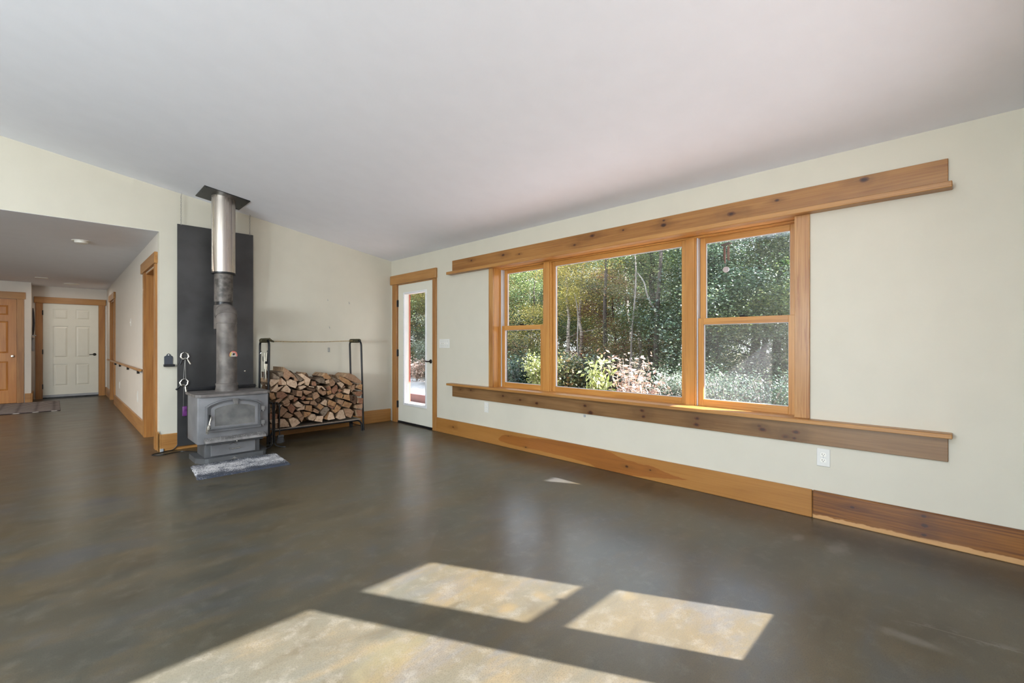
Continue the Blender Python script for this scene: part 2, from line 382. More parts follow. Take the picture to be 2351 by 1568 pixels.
# window wall: openings for the triple window (Y .821-3.892, Z .64-2.06) and the door (Y 5.10-6.015, Z 0-2.055)
b = MB(); X0, X1 = W, W + T; TOP = 2.432
b.box((X0, -.66, 0), (X1, .804, TOP)); b.box((X0, .804, 0), (X1, 3.909, .6395)); b.box((X0, .804, 2.077), (X1, 3.909, TOP))
b.box((X0, 3.909, 0), (X1, 5.099, TOP)); b.box((X0, 5.099, 2.061), (X1, 6.016, TOP)); b.box((X0, 6.016, 0), (X1, 6.315, TOP))
mk('wall_right', b, M['wall'], kind='structure')
b = MB()
b.prism([(XH, 0), (W, 0), (W, ceil_z(W)), (XH, ceil_z(XH))], 'Y', D, D + .12)
b.prism([(-5.5, 2.397), (XH, 2.397), (XH, ceil_z(XH)), (-5.5, ceil_z(-5.5))], 'Y', D, D + .12)
mk('wall_back', b, M['wall'], kind='structure')
# wall behind the camera: triple window X -.101..2.970 and an added one, for more light, X -4.54..-1.47
b = MB(); YA, YB = Y0 - T, Y0
def rear(x0, x1, z0, z1=None):
    if z1 is None: b.prism([(x0, z0), (x1, z0), (x1, ceil_z(x1)), (x0, ceil_z(x0))], 'Y', YA, YB)
    else: b.box((x0, YA, z0), (x1, YB, z1))
RS = .74   # the two windows behind the camera are narrower than the one in view
RU0 = .535; RU1 = RU0 + 3.071 * RS; QU0 = -4.0; QU1 = QU0 + 3.071 * RS
J = .017
rear(RU1 + J, W, 0); rear(QU1 + J, RU0 - J, 0); rear(-5.5, QU0 - J, 0)
for a0, a1 in ((RU0 - J, RU1 + J), (QU0 - J, QU1 + J)): rear(a0, a1, 0, .6395); rear(a0, a1, 2.077)
mk('wall_rear', b, M['wall'], kind='structure')
b = MB(); Xa, Xb = -5.8, -5.5
zc = ceil_z(-5.5)
ys = [-.68, .5, 2.7, 3.3, 5.5, 8.3, 10.7, 13.99]
for i in range(7):
    y0, y1 = ys[i], ys[i + 1]
    if i == 99: b.box((Xa, y0, 0), (Xb, y1, .7)); b.box((Xa, y0, 2.2), (Xb, y1, zc))
    else: b.box((Xa, y0, 0), (Xb, y1, zc))
mk('wall_left', b, M['wall'], kind='structure')
mk('ceiling', MB().prism([(-5.8, ceil_z(-5.8)), (W + T, ceil_z(W + T)), (W + T, ceil_z(W + T) + .2), (-5.8, ceil_z(-5.8) + .2)], 'Y', Y0 - T, D), M['ceil'], kind='structure')
# hall
mk('ceiling_hall', MB().box((-5.5, D + .12, 2.395), (XH + .15, 13.99, 2.50)).box((-5.5, D + .0005, 2.395), (XH, D + .12, 2.3968)), M['ceil'], kind='structure')
hw = MB(); ZT = 2.395; x0, x1 = XH, XH + .13
# end face of the opening is part of the back wall; hall wall starts flush
hw.box((x0, D + .12, 0), (x1, 6.44, ZT)); hw.box((x0, 6.44, 2.055), (x1, 7.27, ZT)); hw.box((x0, 7.27, 0), (x1, 11.72, ZT))
hw.box((x0, 11.72, 2.035), (x1, 12.62, ZT)); hw.box((x0, 12.62, 0), (x1, 13.85, ZT))
mk('wall_hall_right', hw.xf(shear), M['hallwall'], kind='structure')
hw = MB(); hw.box((-5.5, 13.85, 0), (-.171, 13.99, ZT)); hw.box((.707, 13.85, 0), (.98, 13.99, ZT)); hw.box((-.171, 13.85, 2.03), (.707, 13.99, ZT))
mk('wall_hall_far', hw, M['hallwall'], kind='structure')
hw = MB(); hw.box((-5.5, 13.2, 0), (-1.28, 13.32, ZT)); hw.box((-.515, 13.2, 0), (-.323, 13.32, ZT)); hw.box((-1.28, 13.2, 2.05), (-.515, 13.32, ZT)); hw.box((-.443, 13.32, 0), (-.323, 13.85, ZT))
mk('wall_closet', hw, M['hallwall'], kind='structure')
# closed boxes behind the two side doors of the hall
hb = MB(); hb.box((1.6, 6.2 + .12, 0), (1.7, 13.99, 2.5)); hb.box((XH + .14, 6.32, 2.45), (1.7, 13.99, 2.55))
mk('wall_side_rooms', hb, M['hallwall'], kind='structure')
mk('floor_side_rooms', MB().box((1.0, 6.32, -.12), (1.7, 13.99, -.001)), M['floor'], kind='structure')

# baseboards
o = emp('baseboard_right', None, None, (W, 2, 0), kind='structure')
def bboard(a, bb_): return MB().box(a, bb_, c=.004)
mk('board', bboard((W - .02, .717, 0), (W, 5.015, .187)), M['base1'], o, label='pale pine board with a long dark heartwood figure')
mk('board', bboard((W - .02, -.375, 0), (W, .714, .187)), M['base2'], o, label='red-brown streaky board with a pale lower edge')
o = emp('baseboard_back', None, None, (2, D, 0), kind='structure')
mk('board', bboard((XH + .012, D - .02, 0), (W - .0205, D, .187)), M['pine_x'], o)
cnr = MB().prism([(XH + .012, 0), (XH + .012, .187), (XH - .004, .205), (XH - .012, .23), (XH - .012, 0)], 'Y', D - .02, D)
mk('corner_board', cnr.box((XH - .012, D - .02, 0), (XH, 6.32, .2), c=.003), M['pine_x'], o)
o = emp('baseboard_hall', None, None, (XH, 9, 0), kind='structure')
mk('board', bboard((XH - .02, 7.40, 0), (XH, 11.60, .185)).xf(shear), M['pine_y'], o)
mk('board', bboard((XH - .02, 12.74, 0), (XH, 13.83, .185)).xf(shear), M['pine_y'], o)
mk('board', bboard((-.41, 13.18, 0), (-.323, 13.2, .185)), M['pine_x'], o)
mk('board', bboard((-.323, 13.18, 0), (-.303, 13.83, .185)), M['pine_y'], o)
mk('board', bboard((.82, 13.83, 0), (.845, 13.85, .185)), M['pine_x'], o)

# ------------------------------------------------------------------ triple windows (built in a wall frame: u along, v up, w outward)
def triple(name, TF, u0, lab, m_h, dusty=True, glassy=True):
    root = emp(name, lab, None, TF(u0 + 1.53, .64, 0), kind='structure')
    def P(n, mb, m, par=root, **k): return mk(n, mb.xf(TF), m, par, **k)
    U = lambda u: u - .821 + u0
    B = lambda u0_, u1_, v0, v1, w0, w1, c=.002: (( U(u0_), v0, w0), (U(u1_), v1, w1), 0, c)
    def bx(*a): mb = MB(); mb.box(*B(*a)); return mb
    P('casing', bx(.731, .821, .667, 2.06, -.02, 0), M['fir_zp'])
    P('casing', bx(3.892, 3.966, .667, 2.06, -.02, 0), M['fir_zp'])
    P('jamb', bx(.8045, .821, .64, 2.0768, .0005, .115), M['fir_z']); P('jamb', bx(3.892, 3.9085, .64, 2.0768, .0005, .115), M['fir_z'])
    P('head_jamb', bx(.822, 3.891, 2.0605, 2.0765, .0005, .115), m_h)
    # frame in the wall
    f = MB(); f.box(*B(.821, 3.892, 2.048, 2.06, .09, .189)); f.box(*B(.821, 3.892, .641, .668, .088, .189)); P('frame_rail', f, m_h)
    for a, c_ in ((1.562, 1.636), (3.119, 3.198)): P('mullion', bx(a, c_, .662, 2.05, .085, .189), M['fir_z'])
    cl = MB()
    for a, c_ in ((.80, .84), (1.545, 1.655), (3.108, 3.215), (3.882, 3.91)): cl.box(*B(a, c_, .62, 2.09, .19, T + .012))
    cl.box(*B(.80, 3.91, 2.045, 2.09, .19, T + .012)); cl.box(*B(.80, 3.91, .60, .668, .19, T + .02))
    P('exterior_frame', cl, M['cladding'], label='dark blue outer frame')
    def sash(par, u0_, u1_, v0, v1, w, th, st, top, bot, gm):
        s = MB(); s.box(*B(u0_, u0_ + st, v0, v1, w, w + th)); s.box(*B(u1_ - st, u1_, v0, v1, w, w + th))
        sa = P('sash', s, M['fir_z'], par)
        r = MB(); r.box(*B(u0_ + st, u1_ - st, v1 - top, v1, w, w + th)); r.box(*B(u0_ + st, u1_ - st, v0, v0 + bot, w, w + th)); P('rail', r, m_h, sa)
        g = MB(); g.box(*B(u0_ + st - .004, u1_ - st + .004, v0 + bot - .004, v1 - top + .004, w + th * .5, w + th * .5 + .004, 0)); P('pane', g, gm, sa)
        # bright glazing bead round the glass
        q = MB(); e = .004; a_, c_, d_, e_ = u0_ + st, u1_ - st, v0 + bot, v1 - top
        for z in ((a_, a_ + e, d_, e_), (c_ - e, c_, d_, e_), (a_, c_, d_, d_ + e), (a_, c_, e_ - e, e_)): q.box(*B(*z, w + th * .35, w + th * .7, 0))
        P('glazing_bead', q, M['vinyl'], sa)
        return sa
    for k, (a, c_) in enumerate(((.821, 1.562), (3.198, 3.892))):
        stp = MB()
        for z0_, z1_ in ((a, a + .012), (c_ - .012, c_)): stp.box(*B(z0_, z1_, .668, 2.048, .09, .104))
        P('stop', stp, M['fir_z'])
        li = MB()
        for z0_, z1_ in ((a, a + .020), (c_ - .020, c_)): li.box(*B(z0_, z1_, .668, 2.048, .104, .188, .001))
        P('track', li, M['vinyl'], label='grey-white sash track')
        gm = M['dusty'] if (dusty and k == 0) else M['glass']
        lo = sash(root, a + .022, c_ - .022, .660, 1.385, .106, .036, .044, .051, .062, gm)
        sash(root, a + .022, c_ - .022, 1.334, 2.05, .148, .036, .044, .046, .05, M['glass'])
        um = (a + c_) / 2
        P('sash_lock', MB().box(*B(um - .03, um + .03, 1.385, 1.392, .112, .135)).box(*B(um - .008, um + .03, 1.392, 1.401, .108, .124)), M['bronze'], lo, label='small dark sash lock')
    sash(root, 1.640, 3.115, .665, 2.050, .118, .045, .045, .047, .055, M['glass'])
    st2 = MB(); st2.box(*B(1.636, 1.652, .668, 2.048, .095, .118)); st2.box(*B(3.103, 3.119, .668, 2.048, .095, .118)); P('stop', st2, M['fir_z'])
    return root

window_1 = triple('window_1', lambda u, v, w: (W + w, u, v), .821, None, M['fir_y'])
M['fir_x'] = wood('amber_fir_crosswise', FIR_L, FIR_D, 'X', gloss=.3)
window_2 = triple('window_2', lambda u, v, w: (RU0 + (u - RU0) * RS, Y0 - w, v), RU0, None, M['fir_x'], dusty=False)
fill_window = triple('fill_window', lambda u, v, w: (QU0 + (u - QU0) * RS, Y0 - w, v), QU0, None, M['fir_x'], dusty=False)  # unseen window added so that more sun bounces into the room
mk('light_trim_board', MB().box((2.135, Y0 - .18, .66), (2.24, Y0 - .10, 2.05)), M['fir_z'], window_2)  # unseen board added to trim the edge of the floor's sun patch
for w_, a0, a1 in ((window_2, RU0, RU1), (fill_window, QU0, QU1)):
    mk('sill', MB().box((a0 - .3, Y0, .640), (a1 + .3, Y0 + .085, .6665), c=.003).box((a0, Y0 - .088, .6405), (a1, Y0, .6665)), M['pine_x'], w_)
# long pine ledges over and under the window
up = emp('wall_shelf', 'long knotty pine ledge shelf with backboard running above the window', 'shelf', (W, 2.36, 2.06))
mk('backboard', MB().box((W - .02, .052, 2.0955), (W, 4.663, 2.243), c=.002), M['upper'], up)
mk('ledge', MB().box((W - .085, .034, 2.0605), (W, 4.706, 2.0955), c=.003), M['pine_y'], up)
lw = emp('window_ledge', 'long pine sill shelf with knotty apron running below the window', 'shelf', (W, 2.36, .498))
lb = MB().box((W - .085, .034, .640), (W, 4.706, .6665), c=.003); lb.box((W, .823, .6405), (W + .088, 3.890, .6665))
mk('ledge', lb, M['pine_y'], lw)
mk('apron', MB().box((W - .02, .052, .498), (W, 4.661, .640), c=.002), M['lower'], lw)

# ------------------------------------------------------------------ door_1: glazed door beside the window
d1 = emp('door_1', None, None, (W, 5.56, 0), kind='structure')
mk('header', MB().box((W - .032, 5.009, 2.062), (W, 6.18, 2.197), c=.003), M['pine_y'], d1)
mk('casing', MB().box((W - .02, 5.016, 0), (W, 5.100, 2.062), c=.002), M['pine_z'], d1)
mk('casing', MB().box((W - .02, 6.015, 0), (W, 6.138, 2.062), c=.002), M['pine_z'], d1)
mk('jamb', MB().box((W, 5.10, 0), (W + .14, 5.112, 2.06)).box((W, 6.003, 0), (W + .14, 6.015, 2.06)).box((W, 5.1, 2.048), (W + .14, 6.015, 2.06)), M['pine_z'], d1)
mk('threshold', MB().box((W - .005, 5.112, 0), (W + .2, 6.003, .025)), M['blackmetal'], d1)
XD = W + .004
sl = MB()   # slab with the lite cut out
ly0, ly1, lz0, lz1 = 5.285, 5.828, .297, 1.905
for a in ((5.114, ly0, .028, 2.047), (ly1, 6.001, .028, 2.047), (ly0, ly1, .028, lz0), (ly0, ly1, lz1, 2.047)): sl.box((XD, a[0], a[2]), (XD + .044, a[1], a[3]))
slab = mk('slab', sl, M['door'], d1)
lf = MB()
for a in ((ly0 - .024, ly0 + .006, lz0 - .024, lz1 + .024), (ly1 - .006, ly1 + .024, lz0 - .024, lz1 + .024), (ly0 + .006, ly1 - .006, lz0 - .024, lz0 + .006), (ly0 + .006, ly1 - .006, lz1 - .006, lz1 + .024)):
    lf.box((XD - .011, a[0], a[2]), (XD + .055, a[1], a[3]), c=.003)
M['liteframe'] = plain('white_lite_frame', (.70, .70, .72, 1), .35, var=.02)
mk('lite_frame', lf, M['liteframe'], slab)
mk('pane', MB().box((XD + .02, ly0, lz0), (XD + .024, ly1, lz1)), M['glass'], slab)
sc = MB()
for z in (.36, .68, 1.0, 1.32, 1.64, 1.85):
    for y in (ly0 - .012, ly1 + .012): sc.lathe((XD - .012, y, z), [(.004, 0), (.004, .002)], 8, 'X')
mk('screw_caps', sc, M['plasticgrey'], slab)
h = MB().lathe((XD - .012, 5.165, .932), [(.0, 0), (.022, .0), (.028, .006), (.028, .012)], 20, 'X')
h.tube([(XD - .01, 5.165, .932), (XD - .05, 5.165, .932), (XD - .058, 5.18, .932), (XD - .056, 5.23, .936), (XD - .052, 5.275, .932)], [.010, .009, .009, .008, .006], 10)
mk('handle', h, M['bronze'], slab, smooth=True, label='dark bronze lever handle')
for z in (.272, 1.037, 1.776):
    mk('hinge', MB().box((W - .008, 5.992, z - .05), (W + .006, 6.022, z + .05)).tube([(W - .012, 6.008, z - .052), (W - .012, 6.008, z + .052)], .008, 8), M['blackmetal'], d1)
# outer frame and red corner post outside the door
mk('exterior_trim', MB().box((W + .2, 6.02, 0), (W + .225, 6.08, 2.12)).box((W + .2, 5.03, 0), (W + .225, 5.095, 2.12)).box((W + .2, 5.095, 2.065), (W + .225, 6.02, 2.12)), M['redpaint'], d1, label='dark red outer door trim')

# lamps added out of view, left of the camera, to brighten the room
def uplight(x, y, power):
    z = ceil_z(x) - .75
    r = emp('fill_pendant', 'added white bowl uplight, out of view, filling the room with light', 'fill lamp', (x, y, z), group='added bowl uplights out of view')
    mk('bowl', MB().lathe((x, y, z), [(.02, 0), (.16, .02), (.24, .07), (.27, .12), (.262, .12), (.235, .08), (.15, .035), (0, .03)], 32), M['white'], r, smooth=True)
    mk('stem', MB().tube([(x, y, z + .03), (x, y, ceil_z(x))], .008, 8), M['chrome'], r)
    d = bpy.data.lights.new('uplight_fill', 'AREA'); d.shape = 'DISK'; d.size = .40; d.energy = power; d.color = FILL_COL; d.spread = math.radians(170)
    o = bpy.data.objects.new('uplight_fill', d); COL.objects.link(o); o.location = (0, 0, .11); o.rotation_euler = (math.pi, 0, 0); o.parent = r
for x, y in ((-1.9, .3), (-3.6, 2.6)): uplight(x, y, FILL_UPLIGHT)
def globe(x, y, z, power):
    """fill light added out of view as a lantern: open wire cage and ribs round a soft bulb, on a slim floor stand"""
    r = emp('fill_lantern', 'added open globe floor lantern, out of view, filling the room with light', 'fill lamp', (x, y, 0), group='added globe lanterns out of view')
    mk('base', MB().lathe((x, y, 0), [(0, 0), (.16, 0), (.16, .012), (.02, .02)], 24), M['blackmetal'], r, smooth=True)
    mk('stem', MB().tube([(x, y, .01), (x, y, z - .27)], .01, 8), M['blackmetal'], r)
    cg = MB()
    for k in range(8):
        a = k * math.pi / 8; cg.tube([(x + .31 * math.cos(t) * math.cos(a), y + .31 * math.cos(t) * math.sin(a), z + .31 * math.sin(t)) for t in [i * math.pi / 12 for i in range(24)]], .003, 4, closed=True)
    mk('cage', cg, M['chrome'], r)
    d = bpy.data.lights.new('globe_fill', 'POINT'); d.energy = power; d.shadow_soft_size = .26; d.color = FILL_COL
    o = bpy.data.objects.new('globe_fill', d); COL.objects.link(o); o.location = (0, 0, z); o.parent = r
for x, y, z in ((-3.7, .25, 1.5), (-3.9, 1.35, 1.3), (-5.0, .5, 1.6), (-5.0, 1.7, 1.4)): globe(x, y, z, FILL_GLOBE)

# ------------------------------------------------------------------ hall doors
def raised_panels(mb, rects, plane, depth, out=-1, axis='Y'):
    pass
d2 = emp('door_2', None, None, (.27, 13.85, 0), kind='structure')
mk('header', MB().box((-.297, 13.82, 2.035), (.828, 13.85, 2.165), c=.003), M['pine_x'], d2)
mk('casing', MB().box((-.276, 13.83, 0), (-.171, 13.85, 2.035)), M['pine_z'], d2)
mk('casing', MB().box((.707, 13.83, 0), (.812, 13.85, 2.035)), M['pine_z'], d2)
def panel_door(root, x0, x1, z0, z1, y, mat, cols, rows, th=.04, name='slab'):
    """slab made of stiles and rails, with raised panels standing in recesses; face looks to -Y"""
    s = MB(); xs = [x0]; 
    for a, b_ in cols: xs += [a, b_]
    xs.append(x1)
    for i in range(0, len(xs), 2): s.box((xs[i], y, z0), (xs[i + 1], y + th, z1))
    zs = [z0]
    for a, b_ in rows: zs += [a, b_]
    zs.append(z1)
    for a, b_ in cols:
        for i in range(0, len(zs), 2): s.box((a, y, zs[i]), (b_, y + th, zs[i + 1]))
    sl_ = mk(name, s, mat, root)
    for a, b_ in cols:
        for c_, d_ in rows:
            p = MB(); q = .03
            p.box((a, y + .012, c_), (b_, y + th - .005, d_))
            vs = [(a + .012, y + .012, c_ + .012), (b_ - .012, y + .012, c_ + .012), (b_ - .012, y + .012, d_ - .012), (a + .012, y + .012, d_ - .012), (a + q + .01, y + .003, c_ + q + .01), (b_ - q - .01, y + .003, c_ + q + .01), (b_ - q - .01, y + .003, d_ - q - .01), (a + q + .01, y + .003, d_ - q - .01)]
            p.add(vs, [(0, 1, 5, 4), (1, 2, 6, 5), (2, 3, 7, 6), (3, 0, 4, 7), (4, 5, 6, 7)])
            mk('panel', p, mat, sl_)
    return sl_
s2 = panel_door(d2, -.168, .704, .03, 2.03, 13.852, M['door'], [(-.015, .215), (.335, .565)], [(.26, .73), (.87, 1.55), (1.70, 1.92)])
h = MB().lathe((.639, 13.835, .931), [(.0, 0), (.025, .0), (.03, .006), (.03, .017)], 16, 'Y')
h.tube([(.639, 13.84, .931), (.639, 13.80, .931), (.60, 13.79, .931), (.55, 13.795, .929)], .009, 8)
mk('handle', h, M['bronze'], s2, smooth=True, label='dark lever handle')
for z in (.26, 1.0, 1.83): mk('hinge', MB().box((-.180, 13.825, z - .05), (-.162, 13.85, z + .05)), M['bronze'], d2)
mk('threshold', MB().box((-.171, 13.84, 0), (.707, 13.99, .026)), M['blackmetal'], d2)
mk('backing', MB().box((-.3, 13.97, 0), (.85, 13.99, 2.2)), M['door'], d2)  # unseen panel added behind the door to block leaking light
mk('weather_strip', MB().box((-.168, 13.843, .028), (.704, 13.852, .075)), M['plasticgrey'], d2)
d3 = emp('door_3', None, None, (-.9, 13.2, 0), kind='structure')
mk('header', MB().box((-1.40, 13.17, 2.052), (-.400, 13.2, 2.188), c=.003), M['pine_x'], d3)
mk('casing', MB().box((-.515, 13.18, 0), (-.421, 13.2, 2.052)), M['pine_z'], d3)
mk('casing', MB().box((-1.374, 13.18, 0), (-1.28, 13.2, 2.052)), M['pine_z'], d3)
s3 = panel_door(d3, -1.277, -.518, .01, 2.048, 13.202, M['closet'], [(-1.17, -.95), (-.85, -.62)], [(.25, .84), (.98, 1.62), (1.72, 1.93)])
mk('knob', MB().lathe((-.575, 13.15, .93), [(0, 0), (.018, .002), (.026, .012), (.026, .022), (.012, .032), (.012, .052)], 16, 'Y'), M['chrome'], s3, smooth=True, label='shiny nickel knob')
def hall_door(nm, ya, yb, ztop, hy0, hy1, lever):
    r = emp(nm, None, None, (XH, (ya + yb) / 2, 0), kind='structure')
    mk('header', MB().box((XH - .032, hy0, ztop + .01), (XH, hy1, ztop + .135), c=.003).xf(shear), M['pine_y'], r)
    mk('casing', MB().box((XH - .02, ya - .11, 0), (XH, ya, ztop + .01)).xf(shear), M['pine_z'], r)
    mk('casing', MB().box((XH - .02, yb, 0), (XH, yb + .12, ztop + .01)).xf(shear), M['pine_z'], r)
    j = MB(); j.box((XH, ya, 0), (XH + .13, ya + .015, ztop)); j.box((XH, yb - .015, 0), (XH + .13, yb, ztop)); j.box((XH, ya, ztop - .015), (XH + .13, yb, ztop))
    mk('jamb', j.xf(shear), M['pine_z'], r)
    s = mk('slab', MB().box((XH + .09, ya + .018, .01), (XH + .127, yb - .018, ztop - .018)).xf(shear), M['pine_z'], r)
    if lever:
        h = MB().lathe((XH + .062, yb - .1, 1.0), [(0, 0), (.02, .002), (.026, .012), (.012, .028)], 12, 'X'); h.xf(shear)
        mk('knob', h, M['chrome'], s, smooth=True, label='small brass-coloured knob')
hall_door('door_4', 6.44, 7.27, 2.055, 6.30, 7.50, True)
hall_door('door_5', 11.72, 12.62, 2.035, 11.56, 12.80, False)

# handrail of the hall
hr = emp('handrail', 'flat pine handrail on brackets along the hall wall', 'handrail', (XH, 10, .8))
mk('rail', MB().box((XH - .045, 7.56, .815), (XH - .012, 13.1, .845), c=.006).xf(shear), M['pine_y'], hr)
for y in (7.9, 9.2, 10.5, 11.4):
    mk('bracket', MB().box((XH - .03, y - .012, .77), (XH, y + .012, .818), c=.003).xf(shear), M['bronze'], hr)
mk('rail_shadow_strip', MB().box((XH - .006, 7.405, .79), (XH, 8.6, .81)).xf(shear), M['plasticgrey'], hr, label='grey strip standing in for the shadow below the rail')  # the rail's cast shadow, built as a thin grey strip

def plate(name, label, cat, mb, group=None, mat=None, extra=None):
    r = emp(name, label, cat, extra[0]); mk('plate', mb, M['plastic'], r)
    return r
# hall switch, outlets
def hb_(a, c_): return MB().box(a, c_, c=.003).xf(shear)
r = emp('light_switch', 'single white light switch on the hall wall above the handrail', 'switch', (XH, 8.94, 1.45)); mk('plate', hb_((XH - .006, 8.90, 1.44), (XH, 8.98, 1.555)), M['plastic'], r); mk('toggle', hb_((XH - .014, 8.933, 1.485), (XH - .006, 8.947, 1.51)), M['white'], r)
r = emp('wall_outlet', 'small outlet low on the hall wall near its far end', 'outlet', (XH, 10.74, .37)); mk('plate', hb_((XH - .006, 10.70, .37), (XH, 10.78, .49)), M['plastic'], r); mk('socket', hb_((XH - .008, 10.722, .39), (XH - .006, 10.758, .47)), M['white'], r)
r = emp('wall_outlet', 'outlet low on the hall wall just left of the nearer doorway', 'outlet', (XH, 8.1, .38)); mk('plate', hb_((XH - .006, 8.06, .37), (XH, 8.15, .52)), M['plastic'], r); mk('socket', hb_((XH - .008, 8.085, .40), (XH - .006, 8.125, .49)), M['white'], r)
# hall ceiling fixtures
r = emp('smoke_detector', 'round white smoke detector on the near hall ceiling', 'smoke detector', (.225, 7.41, 2.395))
mk('base', MB().lathe((.225, 7.41, 2.395), [(.0, -.006), (.082, -.006), (.085, -.001), (.085, .0)], 28), M['white'], r, smooth=True)
mk('body', MB().lathe((.225, 7.41, 2.395), [(0, -.034), (.045, -.034), (.058, -.028), (.062, -.006)], 28), M['white'], r, smooth=True)
r = emp('ceiling_light', 'flat round white ceiling fixture near the far hall door', 'ceiling light', (.25, 12.9, 2.395))
mk('trim_ring', MB().lathe((.25, 12.9, 2.395), [(.0, -.012), (.10, -.012), (.115, -.006), (.118, 0)], 28), M['white'], r, smooth=True)
mk('lens', MB().lathe((.25, 12.9, 2.395), [(0, -.028), (.06, -.024), (.085, -.012)], 28), M['white'], r, smooth=True)
def halllamp(x, y, par, power):
    d = bpy.data.lights.new('hall_bulb', 'AREA'); d.shape = 'DISK'; d.size = .22; d.energy = power; d.color = (1.0, .88, .76)
    o = bpy.data.objects.new('hall_bulb', d); COL.objects.link(o); o.parent = par; o.location = (x - ROOT[par.name][0], y - ROOT[par.name][1], -.035)
halllamp(.25, 12.9, r, 5)
r = emp('ceiling_light', 'added flat round ceiling fixture, out of view, brightening the hall from its side bay', 'ceiling light', (-2.6, 8.6, 2.395))
mk('trim_ring', MB().lathe((-2.6, 8.6, 2.395), [(.0, -.012), (.10, -.012), (.115, -.006), (.118, 0)], 28), M['white'], r, smooth=True)
mk('lens', MB().lathe((-2.6, 8.6, 2.395), [(0, -.028), (.06, -.024), (.085, -.012)], 28), M['white'], r, smooth=True)
halllamp(-2.6, 8.6, r, 105)  # this fixture and its light are added out of view to lift the hall
mk('ceiling_vent', MB().box((-.25, 12.05, 2.388), (-.08, 12.2, 2.395), c=.002), M['white'], label='small flat vent on the hall ceiling by the closet wall', cat='vent')
# hanging thing in the niche left of the far door
r = emp('hanging_item', 'dark narrow item hanging on the niche wall beside the white hall door', 'coat', (-.31, 13.5, 1.1))
hg = MB(); pts = [(-.305, 13.5, 1.90), (-.30, 13.48, 1.8), (-.296, 13.5, 1.6), (-.30, 13.48, 1.45), (-.305, 13.5, 1.35)]
hg.tube(pts, [.008, .015, .018, .017, .010], 10)
mk('item_body', hg, plain('dark_matte', (.025, .025, .03, 1), .9), r, smooth=True)
mk('hook_bar', MB().box((-.323, 13.40, 1.33), (-.262, 13.62, 1.35)), M['plasticgrey'], r)
mk('holder', MB().box((-.323, 13.46, 1.02), (-.285, 13.56, 1.30), c=.004), M['plasticgrey'], r, label='grey slim holder under the bar')

# entry rug with white trellis lines
def rug_mat():
    m, nt, b = newmat('trellis_rug'); p = pos(nt); sep = N(nt, 'ShaderNodeSeparateXYZ'); nt.links.new(p, sep.inputs[0])
    def wave(a, bb, k, ph):
        s = math_(nt, 'MULTIPLY', math_(nt, 'SINE', math_(nt, 'MULTIPLY', bb, k)), ph)
        t = math_(nt, 'ADD', math_(nt, 'MULTIPLY', a, 4.5), s)
        return math_(nt, 'ABSOLUTE', math_(nt, 'SUBTRACT', math_(nt, 'FRACT', t), .5))
    l1 = smap(nt, wave(sep.outputs['Y'], sep.outputs['X'], 14.0, .26), .15, .08); l2 = smap(nt, wave(sep.outputs['Y'], sep.outputs['X'], 14.0, -.26), .15, .08)
    l = math_(nt, 'MAXIMUM', l1, l2)
    c = mix(nt, l, (.035, .022, .025, 1), (.42, .38, .36, 1)); nt.links.new(c, b.inputs['Base Color']); b.inputs['Roughness'].default_value = .95
    bump(nt, b, noise(nt, p, 300, 2), .4, .004); return m
mk('entry_rug', MB().box((-1.75, 11.22, 0), (.078, 13.12, .012), c=.004), rug_mat(), label='dark rug with pale trellis pattern in front of the pine closet door', cat='rug')

# ------------------------------------------------------------------ wall plates in the main room
r = emp('light_switch', 'four-gang white switch plate between the glazed door and the window', 'switch', (W, 4.85, 1.115))
mk('plate', MB().box((W - .007, 4.737, 1.117), (W, 4.961, 1.237), c=.003), M['plastic'], r)
for k in range(4):
    y = 4.779 + k * .0467
    mk('toggle', MB().box((W - .019, y - .005, 1.170), (W - .007, y + .005, 1.188), c=.002), M['white'], r)
    for z in (1.147, 1.207): mk('screw', MB().lathe((W - .008, y, z), [(0, 0), (.0035, 0), (.0035, .002)], 8, 'X'), M['plasticgrey'], r)
def outlet(y0, y1, z0, z1, lab, grp=None):
    r = emp('wall_outlet', lab, 'outlet', (W, (y0 + y1) / 2, z0)); ym = (y0 + y1) / 2; zm = (z0 + z1) / 2
    mk('plate', MB().box((W - .007, y0, z0), (W, y1, z1), c=.004), M['plastic'], r)
    for s in (-1, 1):
        zc_ = zm + s * .0195
        f = MB().prism([(ym + .0165 * math.copysign(min(1, abs(math.cos(a)) * 1.25), math.cos(a)), zc_ + .0142 * math.sin(a)) for a in [i * math.pi / 12 for i in range(24)]], 'X', W - .0092, W - .006)
        so = mk('socket', f, M['white'], r)
        sl_ = MB().box((W - .0098, ym + .0045, zc_ - .001), (W - .009, ym + .0075, zc_ + .007)).box((W - .0098, ym - .0075, zc_), (W - .009, ym - .0048, zc_ + .006)); sl_.lathe((W - .0098, ym, zc_ - .0072), [(.0027, 0), (.0027, .0008)], 10, 'X')
        mk('slots', sl_, M['dkslot'], so)
    mk('screw', MB().lathe((W - .0085, ym, zm), [(0, 0), (.003, 0), (.003, .002)], 10, 'X'), M['plasticgrey'], r)
outlet(.617, .693, .355, .475, 'white double outlet below the right end of the sill shelf')
outlet(3.985, 4.058, .355, .475, 'white outlet below the left end of the sill shelf')
mk('cable_jack', MB().box((W - .006, 2.588, .463), (W, 2.612, .487), c=.002), M['plasticgrey'], label='tiny grey square jack on the wall under the sill shelf', cat='jack')
